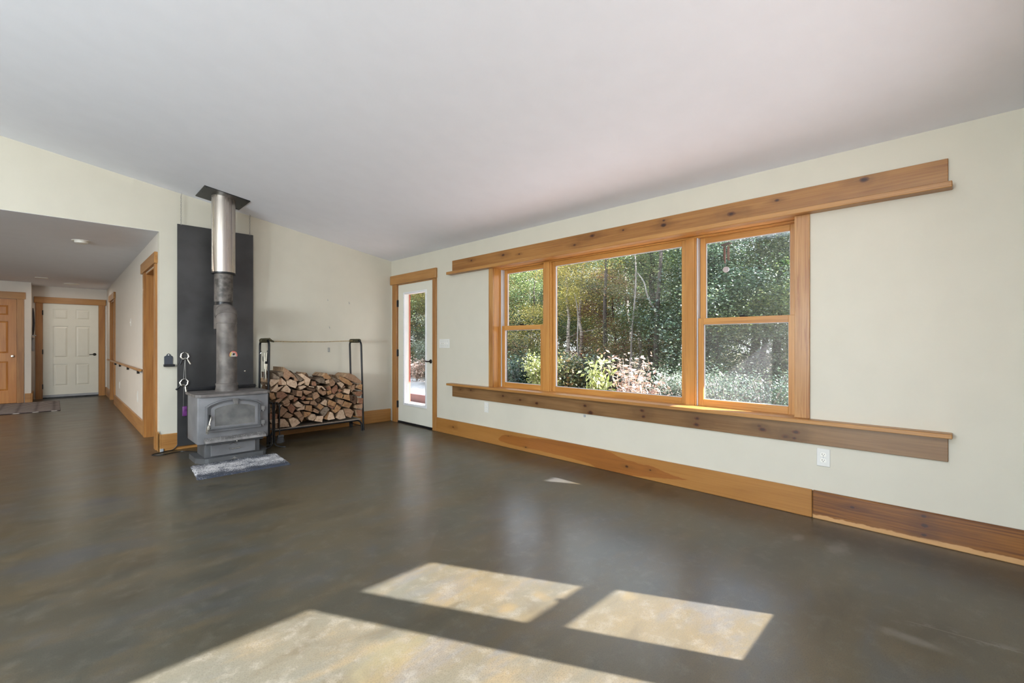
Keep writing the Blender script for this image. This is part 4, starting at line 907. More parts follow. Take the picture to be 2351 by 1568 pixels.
# ------------------------------------------------------------------ firewood
LOGS = """L 1.773,0.716 1.785,0.760 1.880,0.752 1.878,0.728 1.790,0.668;B 1.800,0.835 1.885,0.775 1.878,0.755 1.805,0.763;L 1.905,0.772 1.958,0.713 1.960,0.681 1.908,0.680;M 1.868,0.779 1.904,0.772 1.906,0.681 1.864,0.687;M 1.928,0.896 2.034,0.808 2.044,0.766 2.003,0.777 1.964,0.735 1.915,0.784 1.924,0.842;L 1.962,0.731 2.003,0.748 2.075,0.715 2.081,0.667 2.062,0.634 2.003,0.657 1.963,0.686;M 2.026,0.804 2.045,0.799 2.096,0.722 2.052,0.718 2.044,0.761;B 1.858,0.839 1.913,0.845 1.922,0.786 1.873,0.781;B 2.006,0.850 2.075,0.804 2.159,0.736 2.125,0.712 2.097,0.723 2.070,0.776;L 2.077,0.807 2.135,0.811 2.239,0.734 2.213,0.653 2.180,0.666 2.166,0.733;L 2.106,0.696 2.175,0.724 2.175,0.694 2.122,0.662 2.083,0.665;D 2.188,0.784 2.202,0.816 2.248,0.734 2.226,0.743;R 2.256,0.708 2.299,0.703 2.313,0.658 2.294,0.641 2.256,0.655;L 2.226,0.652 2.294,0.638 2.294,0.619 2.234,0.634;L 2.097,0.653 2.164,0.662 2.196,0.643 2.117,0.608;L 1.781,0.615 1.858,0.703 1.863,0.679 1.848,0.600;L 1.861,0.660 1.930,0.672 1.851,0.603;L 1.895,0.616 1.958,0.680 2.006,0.624 1.996,0.582 1.923,0.604;O 1.771,0.602 1.822,0.600 1.844,0.526 1.800,0.514 1.778,0.542;R 1.848,0.598 1.913,0.609 1.973,0.555 1.925,0.525 1.853,0.534;D 2.024,0.623 2.073,0.609 2.068,0.541 2.029,0.563;M 2.075,0.606 2.146,0.595 2.138,0.522 2.070,0.539;M 2.154,0.607 2.258,0.583 2.256,0.567 2.183,0.543 2.160,0.568;D 2.202,0.636 2.310,0.608 2.305,0.586 2.278,0.571 2.234,0.599;M 1.988,0.561 2.042,0.549 2.034,0.509 1.998,0.497 1.977,0.527;R 2.044,0.535 2.101,0.513 2.096,0.488 2.049,0.465;M 1.835,0.495 1.919,0.545 1.930,0.518 1.866,0.461;M 1.906,0.488 1.978,0.524 1.996,0.476 1.923,0.451;M 1.919,0.448 1.991,0.467 1.988,0.444 1.963,0.424 1.929,0.431;R 2.121,0.506 2.164,0.537 2.191,0.509 2.151,0.480;D 2.214,0.548 2.258,0.544 2.256,0.518 2.229,0.513;O 2.181,0.495 2.213,0.509 2.258,0.502 2.261,0.474 2.191,0.486;M 2.139,0.467 2.239,0.463 2.229,0.426 2.180,0.431;M 2.258,0.556 2.316,0.568 2.344,0.527 2.346,0.510 2.278,0.474;L 2.040,0.433 2.093,0.473 2.149,0.423 2.143,0.396 2.075,0.403;M 2.250,0.457 2.299,0.467 2.333,0.422 2.333,0.391 2.246,0.419;R 1.968,0.414 2.013,0.451 2.065,0.393 2.024,0.328 1.993,0.358;M 1.908,0.433 1.983,0.375 1.963,0.359 1.923,0.319 1.898,0.302 1.880,0.344;M 1.965,0.358 2.044,0.308 2.003,0.275 1.920,0.297;L 2.078,0.364 2.096,0.385 2.175,0.414 2.170,0.366 2.086,0.359;O 2.175,0.355 2.191,0.415 2.261,0.405 2.264,0.324;M 2.045,0.335 2.117,0.354 2.156,0.286 2.106,0.263;M 2.109,0.260 2.164,0.285 2.154,0.248 2.133,0.213;O 2.164,0.339 2.256,0.317 2.213,0.279 2.170,0.263;L 2.202,0.259 2.245,0.302 2.289,0.295 2.305,0.252 2.267,0.217 2.218,0.229;L 1.888,0.279 1.943,0.275 1.983,0.220 1.998,0.173 1.878,0.181;L 1.985,0.270 2.044,0.280 2.086,0.258 2.125,0.205 2.065,0.167 2.024,0.164;R 1.766,0.363 1.858,0.343 1.856,0.288 1.771,0.292;L 1.766,0.289 1.863,0.282 1.863,0.239 1.834,0.233 1.785,0.244;M 1.781,0.234 1.866,0.228 1.866,0.172 1.790,0.177;M 1.771,0.371 1.805,0.413 1.848,0.409 1.829,0.360;D 1.810,0.455 1.848,0.456 1.858,0.412 1.819,0.414;L 1.868,0.447 1.915,0.450 1.893,0.420;O 2.382,0.763 2.432,0.805 2.495,0.738 2.472,0.717 2.404,0.731;B 2.309,0.719 2.376,0.746 2.426,0.729 2.424,0.667 2.444,0.665 2.359,0.677;L 2.427,0.701 2.484,0.720 2.490,0.669 2.444,0.660;M 2.492,0.719 2.514,0.736 2.562,0.676 2.548,0.637 2.501,0.625 2.487,0.663;B 2.500,0.748 2.536,0.743 2.612,0.702 2.630,0.680 2.569,0.678;L 2.572,0.670 2.630,0.678 2.678,0.640 2.643,0.596;M 2.675,0.638 2.702,0.603 2.654,0.583 2.645,0.594;M 2.672,0.739 2.739,0.785 2.813,0.755 2.917,0.666 2.901,0.634 2.825,0.651 2.739,0.700;O 2.606,0.763 2.671,0.732 2.738,0.696 2.800,0.644 2.776,0.616 2.690,0.651 2.618,0.707;M 2.770,0.616 2.838,0.632 2.832,0.570 2.782,0.527;O 2.844,0.587 2.882,0.631 2.920,0.627 2.917,0.543;R 2.800,0.531 2.914,0.535 2.926,0.504 2.882,0.465 2.832,0.487;M 2.333,0.588 2.365,0.626 2.398,0.573 2.444,0.576 2.447,0.530 2.404,0.517 2.359,0.548;L 2.310,0.651 2.376,0.641 2.424,0.594 2.410,0.587 2.364,0.629 2.331,0.595;R 2.444,0.615 2.495,0.639 2.510,0.583 2.449,0.581;R 2.516,0.587 2.583,0.643 2.603,0.604 2.589,0.559 2.553,0.522 2.524,0.541;O 2.447,0.566 2.507,0.578 2.516,0.536 2.472,0.517;R 2.593,0.573 2.624,0.584 2.654,0.560 2.618,0.541;L 2.666,0.536 2.690,0.585 2.766,0.569 2.745,0.506;O 2.556,0.516 2.624,0.539 2.660,0.507 2.636,0.458 2.571,0.484;M 2.468,0.494 2.524,0.523 2.552,0.509 2.507,0.462;O 2.652,0.456 2.678,0.507 2.739,0.500 2.751,0.421;D 2.741,0.505 2.794,0.483 2.783,0.410 2.757,0.435;D 2.796,0.479 2.863,0.466 2.863,0.401 2.838,0.362 2.788,0.406;R 2.866,0.452 2.936,0.436 2.933,0.365 2.869,0.376;L 2.365,0.422 2.427,0.468 2.452,0.445 2.449,0.377 2.398,0.399;D 2.304,0.474 2.348,0.502 2.382,0.462 2.343,0.432;O 2.461,0.421 2.484,0.458 2.577,0.410 2.553,0.355 2.467,0.392;M 2.583,0.410 2.595,0.454 2.678,0.430 2.648,0.369;O 2.642,0.358 2.690,0.422 2.794,0.378 2.751,0.318;O 2.309,0.385 2.344,0.425 2.407,0.375 2.359,0.341;R 2.461,0.381 2.465,0.389 2.550,0.353 2.524,0.331;O 2.495,0.337 2.539,0.323 2.577,0.386 2.630,0.347 2.595,0.299 2.548,0.281;B 2.359,0.307 2.404,0.369 2.454,0.370 2.478,0.334 2.404,0.253;M 2.276,0.327 2.298,0.363 2.356,0.324 2.348,0.293 2.309,0.308;O 2.400,0.225 2.467,0.305 2.483,0.306 2.451,0.202;L 2.452,0.218 2.485,0.305 2.524,0.284 2.553,0.203 2.467,0.196;L 2.565,0.216 2.612,0.308 2.666,0.311 2.702,0.194 2.618,0.184;M 2.672,0.325 2.757,0.315 2.819,0.269 2.776,0.186 2.702,0.223;R 2.838,0.285 2.926,0.287 2.926,0.192 2.863,0.198;M 2.844,0.349 2.933,0.364 2.933,0.299 2.850,0.305;L 2.282,0.210 2.315,0.269 2.398,0.263 2.382,0.181"""
def logmats():
    out = {}
    for k, (c1, c2) in dict(L=((.66, .47, .33, 1), (.46, .30, .19, 1)), M=((.42, .25, .15, 1), (.27, .145, .08, 1)), R=((.32, .15, .085, 1), (.19, .075, .04, 1)),
                            O=((.44, .24, .11, 1), (.27, .125, .05, 1)), D=((.13, .065, .035, 1), (.06, .03, .016, 1)), B=((.24, .18, .13, 1), (.10, .07, .045, 1))).items():
        m, nt, b = newmat('split_wood_' + k.lower()); p = pos(nt)
        oi = N(nt, 'ShaderNodeObjectInfo'); va = N(nt, 'ShaderNodeVectorMath', operation='ADD'); nt.links.new(p, va.inputs[0])
        r = math_(nt, 'MULTIPLY', oi.outputs['Random'], 9.0); cb = N(nt, 'ShaderNodeCombineXYZ'); [nt.links.new(r, cb.inputs[i]) for i in range(3)]; nt.links.new(cb.outputs[0], va.inputs[1])
        q = va.outputs[0]
        n1 = noise(nt, q, 22, 4, 1.5, .6); n2 = noise(nt, q, 130, 3)
        f = math_(nt, 'ADD', smap(nt, n1, .38, .68), math_(nt, 'MULTIPLY', math_(nt, 'SUBTRACT', n2, .5), .6), clamp=True)
        c = mix(nt, f, c1, c2); g = mix(nt, math_(nt, 'MULTIPLY', oi.outputs['Random'], .35), c, (.13, .075, .04, 1))
        nt.links.new(g, b.inputs['Base Color']); b.inputs['Roughness'].default_value = .85; bump(nt, b, math_(nt, 'ADD', n1, n2), .5, .006); out[k] = m
    return out
LM = logmats()
M['bark'] = plain('bark', (.12, .075, .045, 1), .95, var=.55, vscale=30, bumpy=.8, bscale=70)
M['side'] = plain('split_side', (.33, .21, .12, 1), .9, var=.4, vscale=18, bumpy=.5, bscale=90)
KIND = dict(L='pale', M='tan', R='red-brown', O='orange-brown', D='dark', B='bark-covered')
rows = []
items = []
for s in LOGS.split(';'):
    t = s.split(); items.append((t[0], [tuple(map(float, q.split(','))) for q in t[1:]]))
ZB = [.27, .35, .43, .52, .61, .70, .80, 9]
RN = ['bottom layer', 'second layer up', 'third layer up', 'fourth layer up', 'fifth layer up', 'sixth layer up', 'upper layer', 'very top']
def cen(p): return sum(x for x, z in p) / len(p), sum(z for x, z in p) / len(p)
order = {}
for i, (k, p) in enumerate(items):
    cx_, cz_ = cen(p); r = next(j for j, z in enumerate(ZB) if cz_ < z); order.setdefault(r, []).append((cx_, i))
ORD = ['', 'second ', 'third ', 'fourth ', 'fifth ', 'sixth ', 'seventh ', 'eighth ', 'ninth ', 'tenth ']
lab = {}
for r, l in order.items():
    l.sort(); n = len(l)
    for j, (_, i) in enumerate(l):
        if j <= (n - 1) / 2: w = ('leftmost' if j == 0 else ORD[j] + 'from the left')
        else: w = ('rightmost' if j == n - 1 else ORD[n - 1 - j] + 'from the right')
        lab[i] = f'{KIND[items[i][0]]} split log, {w} in the {RN[r]} of the rack'
rn = random.Random(11)
for i, (k, p) in enumerate(items):
    y0 = 5.722 + rn.uniform(0, .05); y1 = 6.10 + rn.uniform(-.04, .04)
    cx_, cz_ = cen(p); n0 = len(p)
    if k == 'L' and len(p) >= 6: y0 -= .015
    # resample the outline so the split edges can be a little uneven
    q = []
    for a in range(n0):
        (xa, za), (xb, zb) = p[a], p[(a + 1) % n0]; L = math.hypot(xb - xa, zb - za); m_ = 3 if L > .05 else 2
        for t in range(m_):
            f = t / m_; j = .0022 if t else 0
            q.append((xa + (xb - xa) * f + rn.uniform(-j, j), za + (zb - za) * f + rn.uniform(-j, j)))
    n = len(q); vs = []
    sx0 = .965
    secs = [(y0 + .006, 1.0 - .05), (y0, .93), (y0 + .012, 1.0), ((y0 + y1) / 2, .985), (y1, .95)]
    rings = [(y0 + .001, .955), (y0 + .008, 1.0), ((y0 + y1) / 2, .99), (y1, .96)]
    tiltx = rn.uniform(-.006, .006)
    for y, s in rings:
        t = (y - y0) / (y1 - y0)
        for x, z in q:
            vs.append((cx_ + (x - cx_) * s + tiltx * t, y + (rn.uniform(-.002, .002)), cz_ + (z - cz_) * s))
    mb = MB(); mb.v = vs
    nf = len(rings)
    mb.f.append(tuple(range(n))); mb.m.append(0)
    mb.f.append(tuple(range((nf - 1) * n, nf * n))); mb.m.append(0)
    bark_edge = rn.randrange(n0)
    cnt = 0
    for r in range(nf - 1):
        for a in range(n):
            b_ = (a + 1) % n; mb.f.append((r * n + a, r * n + b_, (r + 1) * n + b_, (r + 1) * n + a))
            mb.m.append(0 if r == 0 else (2 if (a * n0 // n) == bark_edge or k == 'B' else 1))
    mk('split_log', mb, [LM[k], M['side'], M['bark']], label=lab[i], cat='firewood', group='split firewood stacked in the log rack')
# bark crumbs on the rack board
cr = MB()
for i in range(40):
    x, y = rn.uniform(1.95, 2.6), rn.uniform(5.75, 5.80); a = rn.uniform(.003, .012); cr.box((x, y, .163), (x + a * 2, y + a, .163 + a * .4))
mk('bark_crumbs', cr, M['bark'], label='bark crumbs scattered on the rack board', cat='bark crumbs', kind='stuff')

# ------------------------------------------------------------------ fireplace tool stand
ts = emp('fire_tool_stand', 'black iron fireplace tool stand between the stove and the log rack', 'tool stand', (1.745, 5.5, 0))
def leg(x0, y0, x1, y1): return MB().tube([(x0, y0, .50), (x0, y0, .12), (x0, y0, .055), (x0 + (x1 - x0) * .15, y0 + (y1 - y0) * .15, .028), (x0 + (x1 - x0) * .5, y0 + (y1 - y0) * .5, .014), (x1, y1, .0075)], .0072, 8)
for a in ((1.728, 5.50, 1.60, 5.44), (1.748, 5.50, 1.845, 5.43), (1.738, 5.515, 1.72, 5.66)): mk('leg', leg(*a), M['blackmetal'], ts, smooth=True)
for s, z in ((-1, .50), (1, .50)):
    x = 1.738 + s * .01
    mk('hook_arm', MB().tube([(x, 5.5, .49), (x + s * .008, 5.5, .515), (x + s * .03, 5.5, .51), (x + s * .045, 5.5, .49), (x + s * .06, 5.5, .485), (x + s * .062, 5.5, .50)], .006, 8), M['blackmetal'], ts, smooth=True)
br = emp('hearth_brush', 'small black hearth brush hanging from the right arm of the tool stand', 'brush', (1.80, 5.49, .05))
mk('handle', MB().tube([(1.795, 5.49, .495), (1.795, 5.49, .47), (1.797, 5.49, .30), (1.797, 5.49, .14)], [.004, .009, .0045, .006], 8), M['blackmetal'], br, smooth=True)
mk('head', MB().box((1.775, 5.475, .115), (1.84, 5.505, .14), c=.004), M['stovedark'], br)
bb2 = MB()
for i in range(140):
    x = rn.uniform(1.777, 1.838); y = rn.uniform(5.477, 5.503); bb2.tube([(x, y, .116), (x + rn.uniform(-.012, .012), y + rn.uniform(-.01, .01), .045 + rn.uniform(0, .02))], .0012, 3, cap=False)
mk('bristles', bb2, plain('grey_bristles', (.10, .10, .11, 1), .8), br, kind='stuff')
pk = emp('poker', 'thin black poker hanging on the left arm of the tool stand', 'poker', (1.69, 5.49, .1))
mk('shaft', MB().tube([(1.69, 5.49, .49), (1.69, 5.49, .12), (1.70, 5.49, .10), (1.712, 5.49, .12)], .0045, 8), M['blackmetal'], pk)
mk('grip', MB().tube([(1.69, 5.49, .50), (1.69, 5.49, .40)], [.007, .006], 8), M['stovedark'], pk)

# ------------------------------------------------------------------ things hanging on the heat shield and wall
def clamp(x, z, a, lab_):
    r = emp('spring_clamp', lab_, 'clamp', (x, 6.14, z - .08))
    ca, sa = math.cos(a), math.sin(a)
    def T_(u, v, w=0): return (x + ca * u - sa * v, 6.135 - w, z + sa * u + ca * v)
    for s in (-1, 1):
        mk('jaw', MB().tube([T_(s * .005, .05, .004), T_(s * .028, .035, .004), T_(s * .036, .0, .004), T_(s * .024, -.022, .004), T_(s * .004, -.03, .004)], [.006, .008, .009, .009, .008], 8), M['chrome'], r, smooth=True)
        mk('handle', MB().tube([T_(s * .022, -.025, .004), T_(s * .034, -.055, .004), T_(s * .048, -.085, .004)], [.007, .008, .009], 8), M['chrome'] if s > 0 else M['blackmetal'], r, smooth=True)
    mk('spring', MB().tube([T_(-.012, -.018, .012), T_(.012, -.018, .012)], .009, 10), M['chrome'], r)
    return r
clamp(1.020, 1.03, .05, 'silver spring clamp gripping the panel edge, the upper of two')
clamp(1.012, .735, -.3, 'silver spring clamp hanging above the purple box, the lower of two')
mk('twine', MB().tube([(1.022, 6.128, 1.00), (1.016, 6.126, .90), (1.008, 6.128, .78)], .002, 5).tube([(1.024, 6.128, 1.00), (1.026, 6.126, .90), (1.030, 6.128, .78)], .002, 5), M['chain'], label='thin grey twine joining the two clamps', cat='twine')
pb = emp('purple_box', 'small purple plastic case hanging on cords left of the stove', 'case', (1.023, 6.12, .372))
M['purple'] = plain('purple_plastic', (.13, .03, .15, 1), .35)
mk('case', MB().box((.997, 6.105, .372), (1.05, 6.135, .482), c=.008), M['purple'], pb, smooth=True)
mk('button', MB().lathe((1.02, 6.101, .44), [(0, 0), (.012, .001), (.015, .005)], 14, 'Y'), M['purple'], pb)
mk('cord', MB().tube([(1.006, 6.12, .48), (1.008, 6.12, .60), (1.012, 6.125, .70)], .0022, 5).tube([(1.045, 6.12, .48), (1.048, 6.12, .60), (1.04, 6.125, .70)], .0022, 5), M['chain'], pb)
wh = emp('match_holder', 'small black metal pocket holder on the wall left of the heat shield', 'holder', (.887, D, .925))
mk('back_plate', MB().prism([(.846, .94), (.922, .94), (.922, 1.035), (.905, 1.045), (.897, 1.062), (.884, 1.068), (.871, 1.062), (.863, 1.045), (.846, 1.035)], 'Y', D - .006, D), plain('blue_grey_metal', (.05, .058, .075, 1), .35, .3), wh)
mk('tray', MB().box((.838, D - .05, .925), (.935, D, .95), c=.003), M['blackmetal'], wh)
mk('eyelet', MB().lathe((.884, D - .010, 1.052), [(0, 0), (.006, 0), (.006, .006)], 10, 'Y'), M['chrome'], wh)
# black cord on the floor behind the stove
cb_ = [(.965, 6.165, .08), (.955, 6.16, .05), (.92, 6.16, .012), (.86, 6.15, .006), (.78, 6.11, .005), (.728, 6.075, .005), (.735, 6.03, .005), (.80, 5.99, .005), (.90, 6.02, .005), (.985, 6.02, .005), (1.05, 5.93, .005), (1.10, 5.86, .006), (1.16, 5.80, .03), (1.2, 5.67, .12)]
sm = []
for i in range(len(cb_) - 1):
    p0, p1, p2, p3 = [Vector(cb_[max(0, min(len(cb_) - 1, i + d_))]) for d_ in (-1, 0, 1, 2)]
    for t in (0, .25, .5, .75):
        sm.append(.5 * ((2 * p1) + (-p0 + p2) * t + (2 * p0 - 5 * p1 + 4 * p2 - p3) * t * t + (-p0 + 3 * p1 - 3 * p2 + p3) * t ** 3))
mk('power_cord', MB().tube(sm, .0045, 6), M['blackmetal'], label='black power cord looping on the floor by the wall corner', cat='cord', smooth=True, base=(.85, 6.0, 0))
mk('cord_clip', MB().box((.806, 6.158, 0), (.838, 6.174, .035), c=.003), M['plasticgrey'], label='small metal clip at the foot of the wall corner', cat='clip')
# ------------------------------------------------------------------ outdoors
GZ = -.25
def ground_mat():
    m, nt, b = newmat('gravel_and_leaves'); p = pos(nt)
    n1 = noise(nt, p, .35, 4, .5); n2 = noise(nt, p, 9, 5, 0, .7); n3 = noise(nt, p, 60, 3)
    sep = N(nt, 'ShaderNodeSeparateXYZ'); nt.links.new(p, sep.inputs[0])
    c = mix(nt, smap(nt, n2, .4, .65), (.33, .31, .285, 1), (.46, .43, .405, 1))
    c = mix(nt, smap(nt, n3, .62, .72), c, (.20, .10, .06, 1))
    f = mix(nt, smap(nt, n2, .4, .65), (.045, .040, .018, 1), (.11, .075, .035, 1))
    # woods start beyond the yard
    e = math_(nt, 'ADD', sep.outputs['X'], math_(nt, 'MULTIPLY', n1, 2.0))
    e = math_(nt, 'SUBTRACT', e, math_(nt, 'MULTIPLY', smap(nt, sep.outputs['Y'], 8, 16, 0, 1, False), 4.0))
    c = mix(nt, smap(nt, e, 7.4, 8.2), c, f)
    nt.links.new(c, b.inputs['Base Color']); b.inputs['Roughness'].default_value = .95; bump(nt, b, n2, .5, .03); return m
g = MB(); NX = 40
g.box((-60, -60, GZ - .3), (70, 80, GZ))
mk('ground', g, ground_mat(), kind='structure')
# porch deck, rail curb, roof and posts
pd = emp('porch', None, None, (4.6, 3.5, 0), kind='structure')
M['deckwood'] = plain('weathered_deck', (.42, .33, .28, 1), .8, var=.2, vscale=4)
for k in range(10):
    x = 3.86 + k * .15
    mk('deck_plank', MB().box((x, -.9, -.09), (x + .138, 11.5, -.05), c=.004), M['deckwood'], pd)
mk('curb_beam', MB().box((5.38, 4.4, -.08), (5.48, 11.5, .10), c=.006), plain('purple_brown_beam', (.13, .065, .06, 1), .7), pd, label='dark reddish curb beam')
mk('roof_slab', MB().box((3.84, -.72, 2.55), (5.15, 8.4, 2.72)), M['white'], pd)
mk('post', MB().box((5.0, 7.95, -.06), (5.07, 8.02, 2.55), c=.004), M['redpaint'], pd, label='red porch post')
mk('fascia_wall', MB().box((3.832, -.56, 2.40), (3.86, 8.4, 2.5505)), M['redpaint'], pd)
# roof over the rear wall and side walls is the ceiling slab itself

# wind chime under the porch roof
wc = emp('wind_chime', 'dark tubular wind chime with a round pendant hanging outside the right sash', 'wind chime', (4.9, 1.74, 1.93))
M['copper'] = plain('dark_copper', (.06, .02, .012, 1), .35, .8)
mk('top_plate', MB().prism([(1.685, 2.222), (1.768, 2.200), (1.768, 2.192), (1.685, 2.214)], 'X', 4.86, 4.94), M['copper'], wc)
mk('string', MB().tube([(4.9, 1.728, 2.21), (4.9, 1.728, 2.55)], .0015, 4).tube([(4.9, 1.735, 2.2), (4.9, 1.735, 1.97)], .0012, 4), M['dkslot'], wc)
for y, x, z0, z1 in ((1.752, 4.9, 2.045, 2.18), (1.735, 4.88, 2.008, 2.175), (1.722, 4.92, 2.05, 2.19), (1.702, 4.9, 2.035, 2.195)):
    mk('tube', MB().tube([(x, y, z0), (x, y, z1)], .0058, 10), M['copper'], wc, smooth=True)
mk('striker', MB().lathe((4.9, 1.735, 2.11), [(0, 0), (.014, .0), (.014, .006), (0, .006)], 14), M['copper'], wc)
mk('pendant', MB().lathe((4.898, 1.732, 1.945), [(0, 0), (.031, 0), (.031, .004), (0, .004)], 28, 'X'), plain('pale_disc', (.30, .29, .33, 1), .4), wc, label='round grey pendant')

# ------------------------------------------------------------------ trees
def leafmat(name, stops, trans=.45):
    m = bpy.data.materials.new(name); m.use_nodes = True; nt = m.node_tree; nt.nodes.remove(nt.nodes['Principled BSDF']); out = nt.nodes['Material Output']
    at = N(nt, 'ShaderNodeAttribute'); at.attribute_name = 'tone'
    oi = N(nt, 'ShaderNodeObjectInfo')
    f = math_(nt, 'ADD', at.outputs['Fac'], math_(nt, 'MULTIPLY', math_(nt, 'SUBTRACT', oi.outputs['Random'], .5), .18), clamp=True)
    r = N(nt, 'ShaderNodeValToRGB'); nt.links.new(f, r.inputs[0])
    el = r.color_ramp.elements
    el[0].position, el[0].color = stops[0][0], stops[0][1] + (1,); el[1].position, el[1].color = stops[-1][0], stops[-1][1] + (1,)
    for p_, c_ in stops[1:-1]: e = el.new(p_); e.color = c_ + (1,)
    d = N(nt, 'ShaderNodeBsdfDiffuse'); t = N(nt, 'ShaderNodeBsdfTranslucent'); mx = N(nt, 'ShaderNodeMixShader'); mx.inputs[0].default_value = trans
    gl = N(nt, 'ShaderNodeBsdfGlossy'); gl.inputs['Roughness'].default_value = .45; m2 = N(nt, 'ShaderNodeMixShader'); m2.inputs[0].default_value = .10
    nt.links.new(r.outputs[0], d.inputs[0]); nt.links.new(r.outputs[0], t.inputs[0]); nt.links.new(d.outputs[0], mx.inputs[1]); nt.links.new(t.outputs[0], mx.inputs[2])
    nt.links.new(mx.outputs[0], m2.inputs[1]); nt.links.new(gl.outputs[0], m2.inputs[2]); nt.links.new(m2.outputs[0], out.inputs[0]); return m
LF = dict(
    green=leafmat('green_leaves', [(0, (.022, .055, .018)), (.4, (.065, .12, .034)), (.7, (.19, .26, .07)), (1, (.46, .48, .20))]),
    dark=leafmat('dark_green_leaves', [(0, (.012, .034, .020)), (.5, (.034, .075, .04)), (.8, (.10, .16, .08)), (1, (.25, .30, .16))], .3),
    yellow=leafmat('yellow_leaves', [(0, (.09, .11, .02)), (.3, (.30, .28, .055)), (.65, (.58, .46, .09)), (1, (.78, .64, .22))], .6),
    mixed=leafmat('turning_leaves', [(0, (.035, .06, .02)), (.45, (.12, .15, .04)), (.75, (.30, .24, .07)), (1, (.42, .20, .08))]),
    red=leafmat('red_leaves', [(0, (.06, .02, .015)), (.5, (.18, .045, .03)), (1, (.32, .11, .06))]),
    lime=leafmat('yellow_green_leaves', [(0, (.16, .20, .05)), (.5, (.34, .38, .10)), (1, (.55, .55, .22))]),
    pink=leafmat('pinkish_pale_leaves', [(0, (.20, .10, .06)), (.5, (.45, .30, .22)), (1, (.66, .55, .45))]),
    silver=leafmat('silvery_leaves', [(0, (.09, .12, .08)), (.5, (.19, .24, .16)), (1, (.38, .42, .32))]))
M['trunkdk'] = plain('dark_bark', (.045, .036, .030, 1), .95, var=.5, vscale=12, bumpy=.8, bscale=25)
def birchmat():
    m, nt, b = newmat('pale_birch_bark'); p = pos(nt); mp = N(nt, 'ShaderNodeMapping'); nt.links.new(p, mp.inputs[0]); mp.inputs['Scale'].default_value = (6, 6, 24)
    c = mix(nt, smap(nt, noise(nt, mp.outputs[0], 1, 4, 0, .6), .5, .62), (.40, .36, .31, 1), (.06, .05, .045, 1)); nt.links.new(c, b.inputs['Base Color']); b.inputs['Roughness'].default_value = .8; return m
M['trunkpl'] = birchmat()

def leaves_mesh(name, seed, centres, per, spread, size, elong=1.6, droop=.0, aniso=(1, 1, .7)):
    """centres: cluster centres; each leaf is a folded four-cornered blade with its own direction"""
    r = np.random.default_rng(seed); C = np.repeat(np.array(centres), per, axis=0); n = len(C)
    tone_c = np.repeat(r.uniform(.15, .75, len(centres)), per)
    P = C + r.normal(0, 1, (n, 3)) * spread * np.array(aniso)
    d = r.normal(0, 1, (n, 3)); d[:, 2] = d[:, 2] * .6 - droop; d /= np.linalg.norm(d, axis=1)[:, None]
    up = r.normal(0, .55, (n, 3)) + np.array([0, 0, 1]); s = np.cross(d, up); s /= np.linalg.norm(s, axis=1)[:, None]
    L = r.uniform(.65, 1.25, (n, 1)) * size; w = L / elong
    nrm = np.cross(s, d)
    a = P; b = P + d * L * .45 + s * w * .5 + nrm * w * .12; c = P + d * L; e = P + d * L * .45 - s * w * .5 + nrm * w * .12
    V = np.stack([a, b, c, e], 1).reshape(-1, 3); me = bpy.data.meshes.new(name)
    me.vertices.add(n * 4); me.vertices.foreach_set('co', V.ravel().astype(np.float32))
    idx = np.arange(n)[:, None] * 4
    tri = np.concatenate([idx + [0, 1, 2], idx + [0, 2, 3]], 1).reshape(-1)
    me.loops.add(n * 6); me.loops.foreach_set('vertex_index', tri.astype(np.int32))
    me.polygons.add(n * 2); me.polygons.foreach_set('loop_start', np.arange(n * 2) * 3); me.polygons.foreach_set('loop_total', np.full(n * 2, 3))
    t = np.clip(tone_c + r.normal(0, .2, n), 0, 1)
    at = me.attributes.new('tone', 'FLOAT', 'FACE'); at.data.foreach_set('value', np.repeat(t, 2).astype(np.float32))
    me.update(calc_edges=True); me.validate(); return me
def skeleton(seed, h, r0, lean=0.0, nb=9, b0=.3, wide=1.0, lenf=.34):
    """trunk polyline, branch polylines and leaf cluster centres"""
    r = random.Random(seed); tr = []; x = y = 0.0; k = 14
    for i in range(k + 1):
        t = i / k; tr.append((x, y, h * t)); x += r.uniform(-.035, .035) * h * .3 + lean * h / k; y += r.uniform(-.035, .035) * h * .3
    br = []; cl = []
    for i in range(nb):
        t = b0 + (1 - b0) * (i + r.random() * .6) / nb; q = tr[min(k, int(t * k))]; a = r.uniform(0, 6.283); L = h * lenf * wide * (1.15 - .75 * t) * r.uniform(.7, 1.15)
        pts = [q]; z = q[2]
        for j in range(1, 6):
            f = j / 5; pts.append((q[0] + math.cos(a) * L * f + r.uniform(-.06, .06) * L, q[1] + math.sin(a) * L * f + r.uniform(-.06, .06) * L, q[2] + L * (.45 * f - .15 * f * f) + r.uniform(-.04, .04) * L))
        br.append((pts, r0 * .34 * (1.2 - t)))
        for j in (2, 3, 4, 5):
            for m_ in range(2): cl.append(tuple(c + r.uniform(-.3, .3) for c in pts[j]))
    cl += [tuple(c + r.uniform(-.3, .3) for c in tr[j]) for j in range(int(k * .6), k + 1)]
    return tr, br, cl
def trunk_mb(tr, br, r0):
    n = len(tr); mb = MB(); mb.tube(tr, [r0 * (1 - .82 * i / (n - 1)) for i in range(n)], 9)
    for p, r in br: mb.tube(p, [r, r * .8, r * .62, r * .45, r * .3, r * .15], 5)
    return mb
PROTO = {}
